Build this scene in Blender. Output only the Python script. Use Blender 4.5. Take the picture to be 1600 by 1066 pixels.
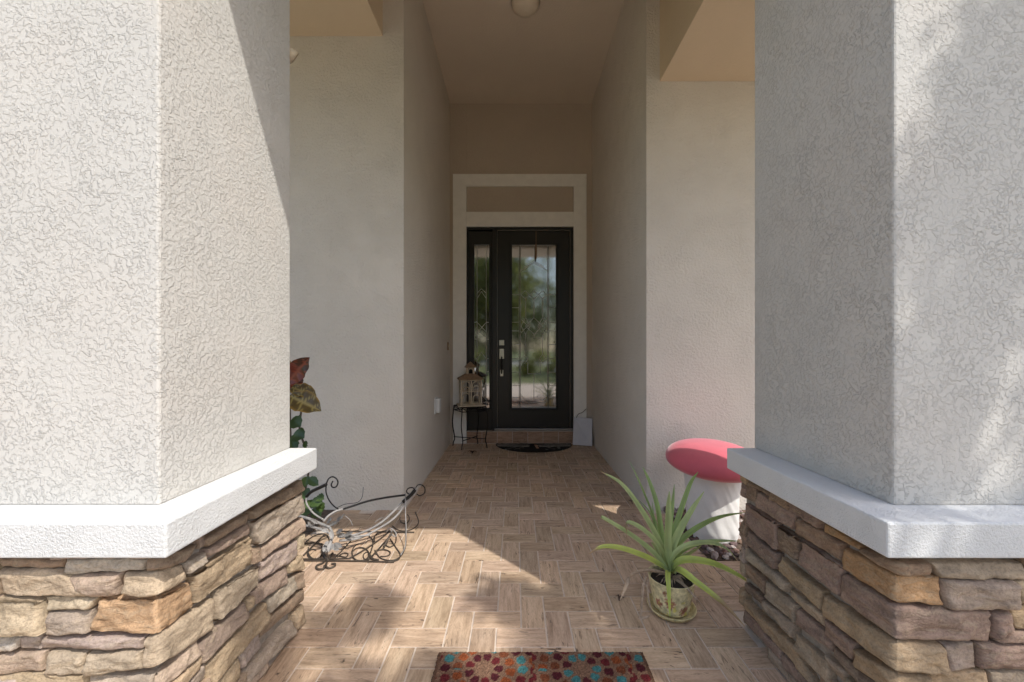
import bpy, bmesh, math, random
from mathutils import Vector, Matrix, noise, geometry

# ------------------------------------------------------------------ camera
scene = bpy.context.scene
for o in list(bpy.data.objects):
    bpy.data.objects.remove(o)
C = scene.collection
F, PX, PY, H = 608.0, 805.0, 546.0, 1.14        # focal length in px, principal point, eye height
cam_d = bpy.data.cameras.new('camera')
cam_d.sensor_width = 36.0
cam_d.lens = F / 1600 * 36
cam_d.shift_x = (800 - PX) / 1600
cam_d.shift_y = (PY - 533) / 1600
cam_d.clip_start = 0.05
cam_d.clip_end = 2000
cam = bpy.data.objects.new('camera', cam_d)
cam.location = (0, 0, H)
cam.rotation_euler = (math.radians(90), 0, 0)
C.objects.link(cam)
scene.camera = cam
scene.render.resolution_x, scene.render.resolution_y = 1024, 682

# ------------------------------------------------------------------ sky and sun
SUN = Vector((0.97, -1.0, 1.9)).normalized()
w = bpy.data.worlds.new('World'); scene.world = w; w.use_nodes = True
nt = w.node_tree
sky = nt.nodes.new('ShaderNodeTexSky'); sky.sky_type = 'NISHITA'; sky.sun_disc = False
sky.sun_elevation = math.asin(SUN.z); sky.sun_rotation = math.atan2(SUN.x, SUN.y)
sky.air_density = 1.0; sky.dust_density = 2.0; sky.ozone_density = 0.6
bg = nt.nodes['Background']; bg.inputs['Strength'].default_value = 0.15
nt.links.new(sky.outputs['Color'], bg.inputs['Color'])
sd = bpy.data.lights.new('sun', 'SUN'); sd.energy = 2.0; sd.angle = math.radians(0.53); sd.color = (1.0, 0.97, 0.92)
sun = bpy.data.objects.new('sun', sd); sun.rotation_euler = SUN.to_track_quat('Z', 'Y').to_euler()
sun.location = (6, -6, 12); C.objects.link(sun)
vs = scene.view_settings
vs.view_transform = 'Standard'; vs.look = 'None'; vs.gamma = 1.0; vs.exposure = 0.95
vs.use_curve_mapping = False
try:
    scene.cycles.max_bounces = 10; scene.cycles.diffuse_bounces = 7; scene.cycles.transmission_bounces = 6
except Exception:
    pass
R = random.Random(7)

# ------------------------------------------------------------------ helpers
def P(x, y, Y):                       # pixel seen at distance Y
    return Vector(((x - PX) * Y / F, Y, H - (y - PY) * Y / F))
def G(x, y, z=0.0):                   # pixel seen on a level z
    Y = F * (H - z) / (y - PY)
    return Vector(((x - PX) * Y / F, Y, z))

class MB:
    def __init__(s): s.v = []; s.f = []; s.col = None; s.uv = None
    def add(s, vs_, fs):
        n = len(s.v); s.v += [tuple(v) for v in vs_]; s.f += [tuple(i + n for i in f) for f in fs]; return s
    def box(s, x0, x1, y0, y1, z0, z1):
        v = [(x, y, z) for z in (z0, z1) for y in (y0, y1) for x in (x0, x1)]
        return s.add(v, [(0, 2, 3, 1), (4, 5, 7, 6), (0, 1, 5, 4), (2, 6, 7, 3), (0, 4, 6, 2), (1, 3, 7, 5)])
    def obox(s, c, sx, sy, sz, rz):    # box turned about z, c = base centre
        ca, sa = math.cos(rz), math.sin(rz)
        v = [(c[0] + ca * x - sa * y, c[1] + sa * x + ca * y, c[2] + z) for z in (0, sz) for y in (-sy / 2, sy / 2) for x in (-sx / 2, sx / 2)]
        return s.add(v, [(0, 2, 3, 1), (4, 5, 7, 6), (0, 1, 5, 4), (2, 6, 7, 3), (0, 4, 6, 2), (1, 3, 7, 5)])
    def tube(s, pts, r, n=6, smooth=0, cap=True):
        pts = [Vector(p) for p in pts]
        if smooth: pts = catmull(pts, smooth)
        m = len(pts); rs = r if isinstance(r, (list, tuple)) else [r] * m
        if len(rs) != m: rs = [rs[min(len(rs) - 1, int(i * len(rs) / m))] for i in range(m)]
        up = Vector((0.13, 0.27, 0.95)).normalized(); vv = []; ff = []
        t0 = (pts[1] - pts[0]).normalized(); a = t0.cross(up)
        if a.length < 1e-3: a = t0.cross(Vector((1, 0, 0)))
        a.normalize()
        for i, p in enumerate(pts):
            t = (pts[min(i + 1, m - 1)] - pts[max(i - 1, 0)]).normalized()
            a = (a - t * a.dot(t)); 
            if a.length < 1e-5: a = t.orthogonal()
            a.normalize(); b = t.cross(a)
            for k in range(n):
                an = 2 * math.pi * k / n
                vv.append(p + (a * math.cos(an) + b * math.sin(an)) * rs[i])
        for i in range(m - 1):
            for k in range(n):
                k2 = (k + 1) % n
                ff.append((i * n + k, i * n + k2, (i + 1) * n + k2, (i + 1) * n + k))
        if cap:
            ff.append(tuple(range(n - 1, -1, -1))); ff.append(tuple((m - 1) * n + k for k in range(n)))
        return s.add(vv, ff)
    def lathe(s, prof, c, n=40, sx=1, sy=1):
        vv = []; ff = []; m = len(prof)
        for r, z in prof:
            for k in range(n):
                a = 2 * math.pi * k / n
                vv.append((c[0] + r * math.cos(a) * sx, c[1] + r * math.sin(a) * sy, c[2] + z))
        for i in range(m - 1):
            for k in range(n):
                k2 = (k + 1) % n
                ff.append((i * n + k, i * n + k2, (i + 1) * n + k2, (i + 1) * n + k))
        return s.add(vv, ff)
    def strap(s, pts, widths, side=None, fold=0.25, smooth=4):   # a leaf along a path with V fold
        pts = catmull([Vector(p) for p in pts], smooth) if smooth else [Vector(p) for p in pts]
        m = len(pts); vv = []; ff = []
        for i, p in enumerate(pts):
            t = (pts[min(i + 1, m - 1)] - pts[max(i - 1, 0)]).normalized()
            sd_ = side if side is not None else t.cross(Vector((0, 0, 1)))
            sd_ = Vector(sd_) - t * Vector(sd_).dot(t)
            if sd_.length < 1e-4: sd_ = t.orthogonal()
            sd_.normalize(); nn = sd_.cross(t).normalized()
            if nn.z < 0: nn = -nn
            f = i / (m - 1) * (len(widths) - 1); k = min(int(f), len(widths) - 2); ww = widths[k] + (widths[k + 1] - widths[k]) * (f - k)
            vv += [p - sd_ * ww + nn * ww * fold, p - sd_ * ww * .5 + nn * ww * fold * .35, p, p + sd_ * ww * .5 + nn * ww * fold * .35, p + sd_ * ww + nn * ww * fold]
        for i in range(m - 1):
            for k in range(4):
                ff.append((i * 5 + k, i * 5 + k + 1, (i + 1) * 5 + k + 1, (i + 1) * 5 + k))
        return s.add(vv, ff)
    def build(s, name, mat, parent=None, smooth=False, bevel=0, color=None, recalc=False):
        off = world_loc(parent) if parent else Vector((0, 0, 0))
        me = bpy.data.meshes.new(name)
        me.from_pydata([(v[0] - off.x, v[1] - off.y, v[2] - off.z) for v in s.v], [], s.f)
        if s.col:
            at = me.color_attributes.new('col', 'FLOAT_COLOR', 'POINT')
            for i, c in enumerate(s.col): at.data[i].color = (c[0], c[1], c[2], 1)
        if bevel or recalc:
            bm = bmesh.new(); bm.from_mesh(me)
            if recalc: bmesh.ops.recalc_face_normals(bm, faces=bm.faces)
            if bevel: bmesh.ops.bevel(bm, geom=bm.edges, offset=bevel, segments=2, affect='EDGES', profile=0.5)
            bm.to_mesh(me); bm.free()
        if smooth:
            me.polygons.foreach_set('use_smooth', [True] * len(me.polygons))
        me.materials.append(mat); me.update()
        o = bpy.data.objects.new(name, me); C.objects.link(o)
        if color: o.color = (*color, 1)
        if parent: o.parent = parent
        return o

def catmull(p, n):
    if len(p) < 3: return p
    q = [2 * p[0] - p[1]] + p + [2 * p[-1] - p[-2]]; out = []
    for i in range(1, len(q) - 2):
        a, b, c, d = q[i - 1:i + 3]
        for k in range(n):
            t = k / n
            out.append(0.5 * ((2 * b) + (c - a) * t + (2 * a - 5 * b + 4 * c - d) * t * t + (3 * b - a - 3 * c + d) * t ** 3))
    out.append(p[-1]); return out
WL = {}
def world_loc(o):
    v = Vector((0, 0, 0))
    while o is not None:
        v += Vector(o.location); o = o.parent
    return v
def thing(name, label, cat, loc=(0, 0, 0), group=None):
    o = bpy.data.objects.new(name, None); o.location = loc; C.objects.link(o); o.empty_display_size = .1
    return tag(o, label, cat, group)
def tag(o, label, cat, group=None):
    o['label'] = label; o['category'] = cat
    if group: o['group'] = group
    return o
def kind(o, k, label=None):
    o['kind'] = k
    if label: o['label'] = label
    return o

# ------------------------------------------------------------------ materials
def mat(name):
    m = bpy.data.materials.new(name); m.use_nodes = True
    t = m.node_tree; return m, t, t.nodes, t.links, t.nodes['Principled BSDF']
def N(nodes, kind_, **kw):
    n = nodes.new(kind_)
    for k, v in kw.items():
        if k in n.inputs: n.inputs[k].default_value = v
        else: setattr(n, k, v)
    return n
def ramp(nodes, stops):
    r = nodes.new('ShaderNodeValToRGB'); e = r.color_ramp.elements
    while len(e) < len(stops): e.new(0.5)
    for i, (p, c) in enumerate(stops):
        e[i].position = p; e[i].color = (*c, 1) if len(c) == 3 else c
    return r
def g3(v): return (v, v, v)
def stucco(name, base, coarse=50, lo=.42, hi=.60, dist=.004, fine=170, fdist=.0012, stain=None):
    m, t, n, l, b = mat(name)
    geo = N(n, 'ShaderNodeNewGeometry')
    n1 = N(n, 'ShaderNodeTexNoise', Scale=coarse, Detail=5.0, Roughness=.6, Distortion=.1)
    n2 = N(n, 'ShaderNodeTexNoise', Scale=fine, Detail=3.0, Roughness=.6)
    n3 = N(n, 'ShaderNodeTexNoise', Scale=1.3, Detail=4.0, Roughness=.6)
    n5 = N(n, 'ShaderNodeTexNoise', Scale=coarse * .12, Detail=3.0, Roughness=.6)
    for q in (n1, n2, n3, n5): l.new(geo.outputs['Position'], q.inputs['Vector'])
    r1 = ramp(n, [(lo, g3(0)), (hi, g3(1))]); l.new(n1.outputs['Fac'], r1.inputs['Fac'])
    r5 = ramp(n, [(.36, g3(.45)), (.64, g3(1))]); l.new(n5.outputs['Fac'], r5.inputs['Fac'])
    mm = N(n, 'ShaderNodeMath', operation='MULTIPLY'); l.new(r1.outputs['Color'], mm.inputs[0]); l.new(r5.outputs['Color'], mm.inputs[1])
    b2 = N(n, 'ShaderNodeBump', Strength=.9, Distance=fdist); l.new(n2.outputs['Fac'], b2.inputs['Height'])
    b1 = N(n, 'ShaderNodeBump', Strength=.9, Distance=dist); l.new(mm.outputs[0], b1.inputs['Height'])
    l.new(b2.outputs['Normal'], b1.inputs['Normal']); l.new(b1.outputs['Normal'], b.inputs['Normal'])
    r3 = ramp(n, [(.3, tuple(c * .95 for c in base)), (.7, tuple(min(1, c * 1.04) for c in base))]); l.new(n3.outputs['Fac'], r3.inputs['Fac'])
    out = r3.outputs['Color']
    if stain:
        n4 = N(n, 'ShaderNodeTexNoise', Scale=2.1, Detail=3.0); l.new(geo.outputs['Position'], n4.inputs['Vector'])
        r4 = ramp(n, [(.5, g3(0)), (.75, g3(.3))]); l.new(n4.outputs['Fac'], r4.inputs['Fac'])
        mx = N(n, 'ShaderNodeMix', data_type='RGBA'); l.new(r4.outputs['Color'], mx.inputs[0]); l.new(out, mx.inputs[6]); mx.inputs[7].default_value = (*stain, 1); out = mx.outputs[2]
    l.new(out, b.inputs['Base Color']); b.inputs['Roughness'].default_value = .92
    b.inputs['Specular IOR Level'].default_value = .2
    return m
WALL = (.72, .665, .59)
PILLAR = (.60, .575, .53)
M = {}
M['stucco_rough'] = stucco('stucco_rough', PILLAR, 76, .47, .56, .0024, 230, .0008, (.64, .565, .49))
M['stucco'] = stucco('stucco', WALL, 62, .40, .62, .0040, 160, .0008)
M['stucco_end_shade'] = stucco('stucco_end_shade', (.56, .475, .385), 55, .36, .66, .003, 160, .0008)  # same wall paint, darkened to put the passage end's shade into the colour
M['trim_stucco'] = stucco('trim_stucco', (.69, .69, .675), 150, .35, .7, .0022, 300, .0006)
M['ceiling'] = stucco('ceiling', (.68, .59, .48), 60, .4, .7, .0015, 250, .0005)
M['soffit'] = stucco('soffit', (.68, .55, .40), 60, .4, .7, .0015, 250, .0005)

def simple(name, col, rough=.6, metal=0, spec=.5, var=.12, scale=12, bump=0, bscale=80, objcol=False, ior=None):
    m, t, n, l, b = mat(name)
    geo = N(n, 'ShaderNodeNewGeometry')
    nz = N(n, 'ShaderNodeTexNoise', Scale=scale, Detail=4.0, Roughness=.6); l.new(geo.outputs['Position'], nz.inputs['Vector'])
    mp = N(n, 'ShaderNodeMapRange'); mp.inputs[3].default_value = 1 - var; mp.inputs[4].default_value = 1 + var; mp.inputs[1].default_value = .3; mp.inputs[2].default_value = .7
    l.new(nz.outputs['Fac'], mp.inputs[0])
    mx = N(n, 'ShaderNodeMix', data_type='RGBA', blend_type='MULTIPLY'); mx.inputs[0].default_value = 1
    if objcol:
        oi = N(n, 'ShaderNodeObjectInfo'); l.new(oi.outputs['Color'], mx.inputs[6])
    else: mx.inputs[6].default_value = (*col, 1)
    l.new(mp.outputs[0], mx.inputs[7]); l.new(mx.outputs[2], b.inputs['Base Color'])
    b.inputs['Roughness'].default_value = rough; b.inputs['Metallic'].default_value = metal; b.inputs['Specular IOR Level'].default_value = spec
    if ior: b.inputs['IOR'].default_value = ior
    if bump:
        nb = N(n, 'ShaderNodeTexNoise', Scale=bscale, Detail=4.0); l.new(geo.outputs['Position'], nb.inputs['Vector'])
        bp = N(n, 'ShaderNodeBump', Strength=.8, Distance=bump); l.new(nb.outputs['Fac'], bp.inputs['Height']); l.new(bp.outputs['Normal'], b.inputs['Normal'])
    return m
M['white_trim'] = simple('white_trim', (.90, .88, .82), .55, var=.04, bump=.0005, bscale=60)
M['black_paint'] = simple('black_paint', (.017, .016, .014), .38, var=.1)
M['came'] = simple('came', (.80, .80, .74), .4, .15, var=.1)
M['nickel'] = simple('nickel', (.55, .53, .49), .3, 1.0, var=.1)
M['iron_black'] = simple('iron_black', (.022, .02, .019), .45, .6, var=.3)
M['iron_white'] = simple('iron_white', (.31, .295, .28), .6, .1, var=.25, scale=30)
M['iron_brown'] = simple('iron_brown', (.085, .066, .05), .55, .4, var=.35, scale=30)
M['cream'] = simple('cream', (.62, .52, .38), .65, var=.15, scale=25)
M['wood_tan'] = simple('wood_tan', (.26, .17, .10), .75, var=.25, scale=40)
M['mortar'] = simple('mortar', (.30, .25, .20), .95, var=.3, scale=40, bump=.004)
M['grout'] = simple('grout', (.64, .55, .46), .92, var=.12, scale=20, bump=.0008, bscale=200)
M['metal_grey'] = simple('metal_grey', (.30, .28, .26), .4, .8, var=.1)
M['plastic_white'] = simple('plastic_white', (.70, .70, .68), .45, var=.04)
M['board_white'] = simple('board_white', (.66, .66, .70), .7, var=.05, bump=.001, bscale=40)
M['glass_white'] = simple('glass_white', (.75, .66, .52), .3, var=.02)
M['soil'] = simple('soil', (.035, .026, .02), .95, var=.4, scale=90, bump=.006, bscale=120)
M['dry_leaf'] = simple('dry_leaf', (.36, .27, .19), .8, var=.3, scale=60)
M['dark_dry_leaf'] = simple('dark_dry_leaf', (.07, .04, .025), .8, var=.3, scale=60)
M['bark'] = simple('bark', (.13, .10, .075), .9, var=.35, scale=25, bump=.01, bscale=30)
M['lawn'] = simple('lawn', (.13, .15, .045), .95, var=.35, scale=1.5, bump=.03, bscale=60)
M['concrete'] = simple('concrete', (.40, .38, .34), .9, var=.12, scale=3, bump=.002)
M['paving'] = simple('paving', (.50, .42, .34), .9, var=.18, scale=5, bump=.002)
M['asphalt'] = simple('asphalt', (.06, .06, .058), .9, var=.2, scale=6, bump=.003)
M['rock'] = simple('rock', (1, 1, 1), .9, var=.3, scale=60, bump=.004, bscale=120, objcol=True)
M['bed_soil'] = simple('bed_soil', (.10, .07, .05), .95, var=.4, scale=30, bump=.01)
M['cloth_white'] = simple('cloth_white', (.76, .74, .70), .9, var=.05, scale=8, bump=.006, bscale=9)
M['cloth_red'] = simple('cloth_red', (.62, .115, .15), .75, var=.07, scale=9, bump=.0006, bscale=300)

for m_ in ('cloth_red',):
    b_ = M[m_].node_tree.nodes['Principled BSDF']; b_.inputs['Sheen Weight'].default_value = .5; b_.inputs['Sheen Roughness'].default_value = .4
def stone_mat():
    m, t, n, l, b = mat('ledge_stone')
    geo = N(n, 'ShaderNodeNewGeometry'); oi = N(n, 'ShaderNodeObjectInfo')
    mpg = N(n, 'ShaderNodeMapping'); mpg.inputs['Scale'].default_value = (1, 1, 2.6); l.new(geo.outputs['Position'], mpg.inputs['Vector'])
    n1 = N(n, 'ShaderNodeTexNoise', Scale=13, Detail=5.0, Roughness=.62, Distortion=.5); l.new(mpg.outputs[0], n1.inputs['Vector'])
    n2 = N(n, 'ShaderNodeTexNoise', Scale=160, Detail=4.0, Roughness=.7); l.new(geo.outputs['Position'], n2.inputs['Vector'])
    n3 = N(n, 'ShaderNodeTexNoise', Scale=26, Detail=5.0, Roughness=.65, Distortion=1.2); l.new(mpg.outputs[0], n3.inputs['Vector'])
    mr = N(n, 'ShaderNodeMapRange'); mr.inputs[1].default_value = .3; mr.inputs[2].default_value = .7; mr.inputs[3].default_value = .72; mr.inputs[4].default_value = 1.25; l.new(n1.outputs['Fac'], mr.inputs[0])
    mx = N(n, 'ShaderNodeMix', data_type='RGBA', blend_type='MULTIPLY'); mx.inputs[0].default_value = 1
    l.new(oi.outputs['Color'], mx.inputs[6]); l.new(mr.outputs[0], mx.inputs[7])
    r3 = ramp(n, [(.48, g3(0)), (.66, g3(.55))]); l.new(n3.outputs['Fac'], r3.inputs['Fac'])
    m2 = N(n, 'ShaderNodeMix', data_type='RGBA'); l.new(r3.outputs['Color'], m2.inputs[0]); l.new(mx.outputs[2], m2.inputs[6]); m2.inputs[7].default_value = (.42, .33, .225, 1)
    r4 = ramp(n, [(.36, g3(.72)), (.55, g3(1.0))]); l.new(n2.outputs['Fac'], r4.inputs['Fac'])
    m3 = N(n, 'ShaderNodeMix', data_type='RGBA', blend_type='MULTIPLY'); m3.inputs[0].default_value = 1; l.new(m2.outputs[2], m3.inputs[6]); l.new(r4.outputs['Color'], m3.inputs[7])
    l.new(m3.outputs[2], b.inputs['Base Color'])
    bp = N(n, 'ShaderNodeBump', Strength=.9, Distance=.0016); l.new(n2.outputs['Fac'], bp.inputs['Height'])
    b2 = N(n, 'ShaderNodeBump', Strength=.8, Distance=.007); l.new(n3.outputs['Fac'], b2.inputs['Height']); l.new(bp.outputs['Normal'], b2.inputs['Normal'])
    l.new(b2.outputs['Normal'], b.inputs['Normal']); b.inputs['Roughness'].default_value = .9; b.inputs['Specular IOR Level'].default_value = .25
    return m
M['stone'] = stone_mat()

def tile_mat():
    m, t, n, l, b = mat('wood_look_tile')
    uv = N(n, 'ShaderNodeUVMap'); uv.uv_map = 'uv'; at = N(n, 'ShaderNodeAttribute'); at.attribute_name = 'col'
    def tex(sx, sy, scale, det, dist, rough=.6):
        mp = N(n, 'ShaderNodeMapping'); mp.inputs['Scale'].default_value = (sx, sy, 1); l.new(uv.outputs[0], mp.inputs['Vector'])
        q = N(n, 'ShaderNodeTexNoise', Scale=scale, Detail=det, Roughness=rough, Distortion=dist); l.new(mp.outputs[0], q.inputs['Vector']); return q
    a = tex(7, 55, 1.0, 5.0, .6); bb = tex(9, 38, 1.0, 3.0, 2.2); c = tex(60, 260, 1.0, 3.0, .3); d = tex(5, 9, 1.0, 2.0, 1.0)
    r1 = ramp(n, [(.28, (.36, .25, .165)), (.52, (.55, .40, .28)), (.74, (.66, .505, .365))]); l.new(a.outputs['Fac'], r1.inputs['Fac'])
    r2 = ramp(n, [(.60, g3(0)), (.655, g3(.9))]); l.new(bb.outputs['Fac'], r2.inputs['Fac'])
    rd = ramp(n, [(.42, g3(0)), (.62, g3(1))]); l.new(d.outputs['Fac'], rd.inputs['Fac'])
    mv = N(n, 'ShaderNodeMath', operation='MULTIPLY'); l.new(r2.outputs['Color'], mv.inputs[0]); l.new(rd.outputs['Color'], mv.inputs[1])
    m1 = N(n, 'ShaderNodeMix', data_type='RGBA'); l.new(mv.outputs[0], m1.inputs[0]); l.new(r1.outputs['Color'], m1.inputs[6]); m1.inputs[7].default_value = (.075, .05, .035, 1)
    r5 = ramp(n, [(.3, g3(.82)), (.6, g3(1.05))]); l.new(c.outputs['Fac'], r5.inputs['Fac'])
    m2 = N(n, 'ShaderNodeMix', data_type='RGBA', blend_type='MULTIPLY'); m2.inputs[0].default_value = 1; l.new(m1.outputs[2], m2.inputs[6]); l.new(r5.outputs['Color'], m2.inputs[7])
    m3 = N(n, 'ShaderNodeMix', data_type='RGBA', blend_type='MULTIPLY'); m3.inputs[0].default_value = 1; l.new(m2.outputs[2], m3.inputs[6]); l.new(at.outputs['Color'], m3.inputs[7])
    l.new(m3.outputs[2], b.inputs['Base Color'])
    bp = N(n, 'ShaderNodeBump', Strength=.6, Distance=.0015); l.new(a.outputs['Fac'], bp.inputs['Height']); l.new(bp.outputs['Normal'], b.inputs['Normal'])
    b.inputs['Roughness'].default_value = .55; b.inputs['Specular IOR Level'].default_value = .4
    return m
M['tile'] = tile_mat()

def glass_mat():                      # coated leaded glass over a dark interior
    m, t, n, l, b = mat('leaded_glass')
    geo = N(n, 'ShaderNodeNewGeometry')
    nz = N(n, 'ShaderNodeTexNoise', Scale=55, Detail=2.0, Distortion=.6); l.new(geo.outputs['Position'], nz.inputs['Vector'])
    sep = N(n, 'ShaderNodeSeparateXYZ'); l.new(geo.outputs['Position'], sep.inputs[0])
    bp = N(n, 'ShaderNodeBump', Strength=.14, Distance=.0004); l.new(nz.outputs['Fac'], bp.inputs['Height']); l.new(bp.outputs['Normal'], b.inputs['Normal'])
    b.inputs['Base Color'].default_value = (.018, .02, .014, 1); b.inputs['Roughness'].default_value = .05; b.inputs['IOR'].default_value = 4.2
    return m
M['glass'] = glass_mat()
def glass_clear():
    m, t, n, l, b = mat('bevelled_glass')
    geo = N(n, 'ShaderNodeNewGeometry')
    nz = N(n, 'ShaderNodeTexNoise', Scale=22, Detail=1.0); l.new(geo.outputs['Position'], nz.inputs['Vector'])
    bp = N(n, 'ShaderNodeBump', Strength=.3, Distance=.0015); l.new(nz.outputs['Fac'], bp.inputs['Height']); l.new(bp.outputs['Normal'], b.inputs['Normal'])
    b.inputs['Base Color'].default_value = (.02, .022, .016, 1); b.inputs['Roughness'].default_value = .03; b.inputs['IOR'].default_value = 2.5
    return m
M['glass_clear'] = glass_clear()

def leaf_mat(name, c1, c2, rough=.5, trans=.35, scale=3.0, veins=None, tip=None):
    m, t, n, l, b = mat(name)
    geo = N(n, 'ShaderNodeNewGeometry')
    nz = N(n, 'ShaderNodeTexNoise', Scale=scale, Detail=3.0); l.new(geo.outputs['Position'], nz.inputs['Vector'])
    r = ramp(n, [(.35, c1), (.65, c2)]); l.new(nz.outputs['Fac'], r.inputs['Fac']); col = r.outputs['Color']
    at = N(n, 'ShaderNodeAttribute'); at.attribute_name = 'col'
    if veins:
        mx = N(n, 'ShaderNodeMix', data_type='RGBA', blend_type='MULTIPLY'); mx.inputs[0].default_value = 1; l.new(col, mx.inputs[6]); l.new(at.outputs['Color'], mx.inputs[7]); col = mx.outputs[2]
    l.new(col, b.inputs['Base Color']); b.inputs['Roughness'].default_value = rough
    tr = N(n, 'ShaderNodeBsdfTranslucent'); l.new(col, tr.inputs['Color'])
    ms = N(n, 'ShaderNodeMixShader'); ms.inputs[0].default_value = trans
    l.new(b.outputs[0], ms.inputs[1]); l.new(tr.outputs[0], ms.inputs[2]); l.new(ms.outputs[0], n['Material Output'].inputs['Surface'])
    return m
M['leaf_tree'] = leaf_mat('leaf_tree', (.11, .15, .045), (.18, .21, .07), .5, .6, 1.2)
M['leaf_tree2'] = leaf_mat('leaf_tree2', (.17, .20, .06), (.28, .29, .09), .5, .6, 1.2)
M['leaf_yellow'] = leaf_mat('leaf_yellow', (.20, .21, .03), (.30, .30, .06), .5, .4, 3)
M['leaf_strap'] = leaf_mat('leaf_strap', (.9, .9, .9), (1.1, 1.1, 1.1), .45, .25, 15, veins=True)
M['leaf_croton'] = leaf_mat('leaf_croton', (.9, .9, .9), (1.1, 1.1, 1.1), .35, .2, 15, veins=True)
M['leaf_vine'] = leaf_mat('leaf_vine', (.055, .10, .025), (.10, .16, .045), .4, .25, 12)

def vcol_mat(name, rough=.95, bump=.002, bscale=250):
    m, t, n, l, b = mat(name)
    at = N(n, 'ShaderNodeAttribute'); at.attribute_name = 'col'
    geo = N(n, 'ShaderNodeNewGeometry'); nz = N(n, 'ShaderNodeTexNoise', Scale=bscale, Detail=3.0); l.new(geo.outputs['Position'], nz.inputs['Vector'])
    mr = N(n, 'ShaderNodeMapRange'); mr.inputs[1].default_value = .3; mr.inputs[2].default_value = .7; mr.inputs[3].default_value = .6; mr.inputs[4].default_value = 1.25; l.new(nz.outputs['Fac'], mr.inputs[0])
    mx = N(n, 'ShaderNodeMix', data_type='RGBA', blend_type='MULTIPLY'); mx.inputs[0].default_value = 1; l.new(at.outputs['Color'], mx.inputs[6]); l.new(mr.outputs[0], mx.inputs[7])
    l.new(mx.outputs[2], b.inputs['Base Color']); b.inputs['Roughness'].default_value = rough; b.inputs['Specular IOR Level'].default_value = .15
    bp = N(n, 'ShaderNodeBump', Strength=.9, Distance=bump); l.new(nz.outputs['Fac'], bp.inputs['Height']); l.new(bp.outputs['Normal'], b.inputs['Normal'])
    return m
M['rug'] = vcol_mat('rug')
M['doormat'] = vcol_mat('doormat', .8, .002, 200)
M['pot'] = vcol_mat('pot', .45, .0005, 60)

# ------------------------------------------------------------------ the setting: ground
g = MB(); g.add([(-300, -300, -.06), (300, -300, -.06), (300, 300, -.06), (-300, 300, -.06)], [(0, 1, 2, 3)])
kind(g.build('lawn', M['lawn']), 'structure')
g = MB().box(7.0, 13, -20, 1.5, -.07, -.03); kind(g.build('driveway', M['concrete']), 'structure')
g = MB().box(-60, 60, -28, -20.1, -.075, -.035); kind(g.build('road', M['concrete']), 'structure')
g = MB().box(-6.5, 6.5, -3.6, .2, -.07, -.025); kind(g.build('walkway', M['paving']), 'structure')
for x0_, x1_ in ((-4.5, -1.72), (1.78, 4.5)):
    kind(MB().box(x0_, x1_, .2, 2.1, -.07, -.024).build('bounce_paving', M['paving']), 'structure')  # unseen pale paving added to bounce sunlight into the side bays

# porch floor: grout slab plus herringbone tiles
W_ = 0.1013; X0 = -0.0767; Y0 = 1.492
FX0, FX1, FY0, FY1 = -1.72, 1.78, 0.2, 4.80
fl = MB().box(FX0, FX1, FY0, FY1, -.08, -.0035)
floor = kind(fl.build('porch_floor', M['grout']), 'structure')
def inside_floor(x, y):
    if y > 2.77 and not (-.80 < x < .94): return False
    if y > 2.10 and x > 1.05: return False
    if y > 2.36 and x < -1.27: return False
    if .98 < y < 1.60 and (x < -.92 or x > .97): return False
    return FX0 < x < FX1 and FY0 < y < 4.74
def tile_piece(mb, uvs, cols, x0, x1, y0, y1, horiz, rng):
    gq = .0026; ch = .0016; x0 += gq; x1 -= gq; y0 += gq; y1 -= gq
    z1 = rng.uniform(-.0004, .0006)
    n0 = len(mb.v)
    vv = [(x0, y0, -.005), (x1, y0, -.005), (x1, y1, -.005), (x0, y1, -.005), (x0 + ch, y0 + ch, z1), (x1 - ch, y0 + ch, z1), (x1 - ch, y1 - ch, z1), (x0 + ch, y1 - ch, z1)]
    mb.add(vv, [(4, 5, 6, 7), (0, 1, 5, 4), (1, 2, 6, 5), (2, 3, 7, 6), (3, 0, 4, 7)])
    ou, ov = rng.uniform(0, 50), rng.uniform(0, 50); k = rng.choice((1, -1))
    for v in vv:
        a, b = (v[0] - x0, v[1] - y0) if horiz else (v[1] - y0, v[0] - x0)
        uvs.append((ou + a * k, ov + b))
    s = rng.uniform(.82, 1.10); c = (s * rng.uniform(.98, 1.03), s, s * rng.uniform(.95, 1.03))
    cols += [c] * 8
def finish_tiles(mb, uvs, cols, name, parent):
    mb.col = cols
    o = mb.build(name, M['tile'], parent)
    me = o.data; ul = me.uv_layers.new(name='uv')
    for lp in me.loops: ul.data[lp.index].uv = uvs[lp.vertex_index]
    return o
tiles = []
for n_ in range(-16, 36):
    for m_ in range(-20, 24):
        k = (m_ + n_) % 4
        if k == 0: r_ = (X0 + m_ * W_, X0 + (m_ + 2) * W_, Y0 + n_ * W_, Y0 + (n_ + 1) * W_, True)
        elif k == 2: r_ = (X0 + m_ * W_, X0 + (m_ + 1) * W_, Y0 + n_ * W_, Y0 + (n_ + 2) * W_, False)
        else: continue
        cx, cy = (r_[0] + r_[1]) / 2, (r_[2] + r_[3]) / 2
        if not inside_floor(cx, cy): continue
        # cut at walls
        x0, x1, y0, y1, hz = r_
        if cy > 2.77: x0 = max(x0, -.789); x1 = min(x1, .929)
        y1 = min(y1, 4.713)
        if x1 - x0 < .02 or y1 - y0 < .02: continue
        px = PX + cx / max(cy, .1) * F; py = PY + F * H / max(cy, .1)
        seen = 455 < px < 1200 and py < 1085 and cy > 1.2
        tiles.append((0 if seen else 1, cy, (x0, x1, y0, y1, hz)))
tiles.sort(key=lambda t_: (t_[0], t_[1]))
rest = MB(); ru, rc = [], []
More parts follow.
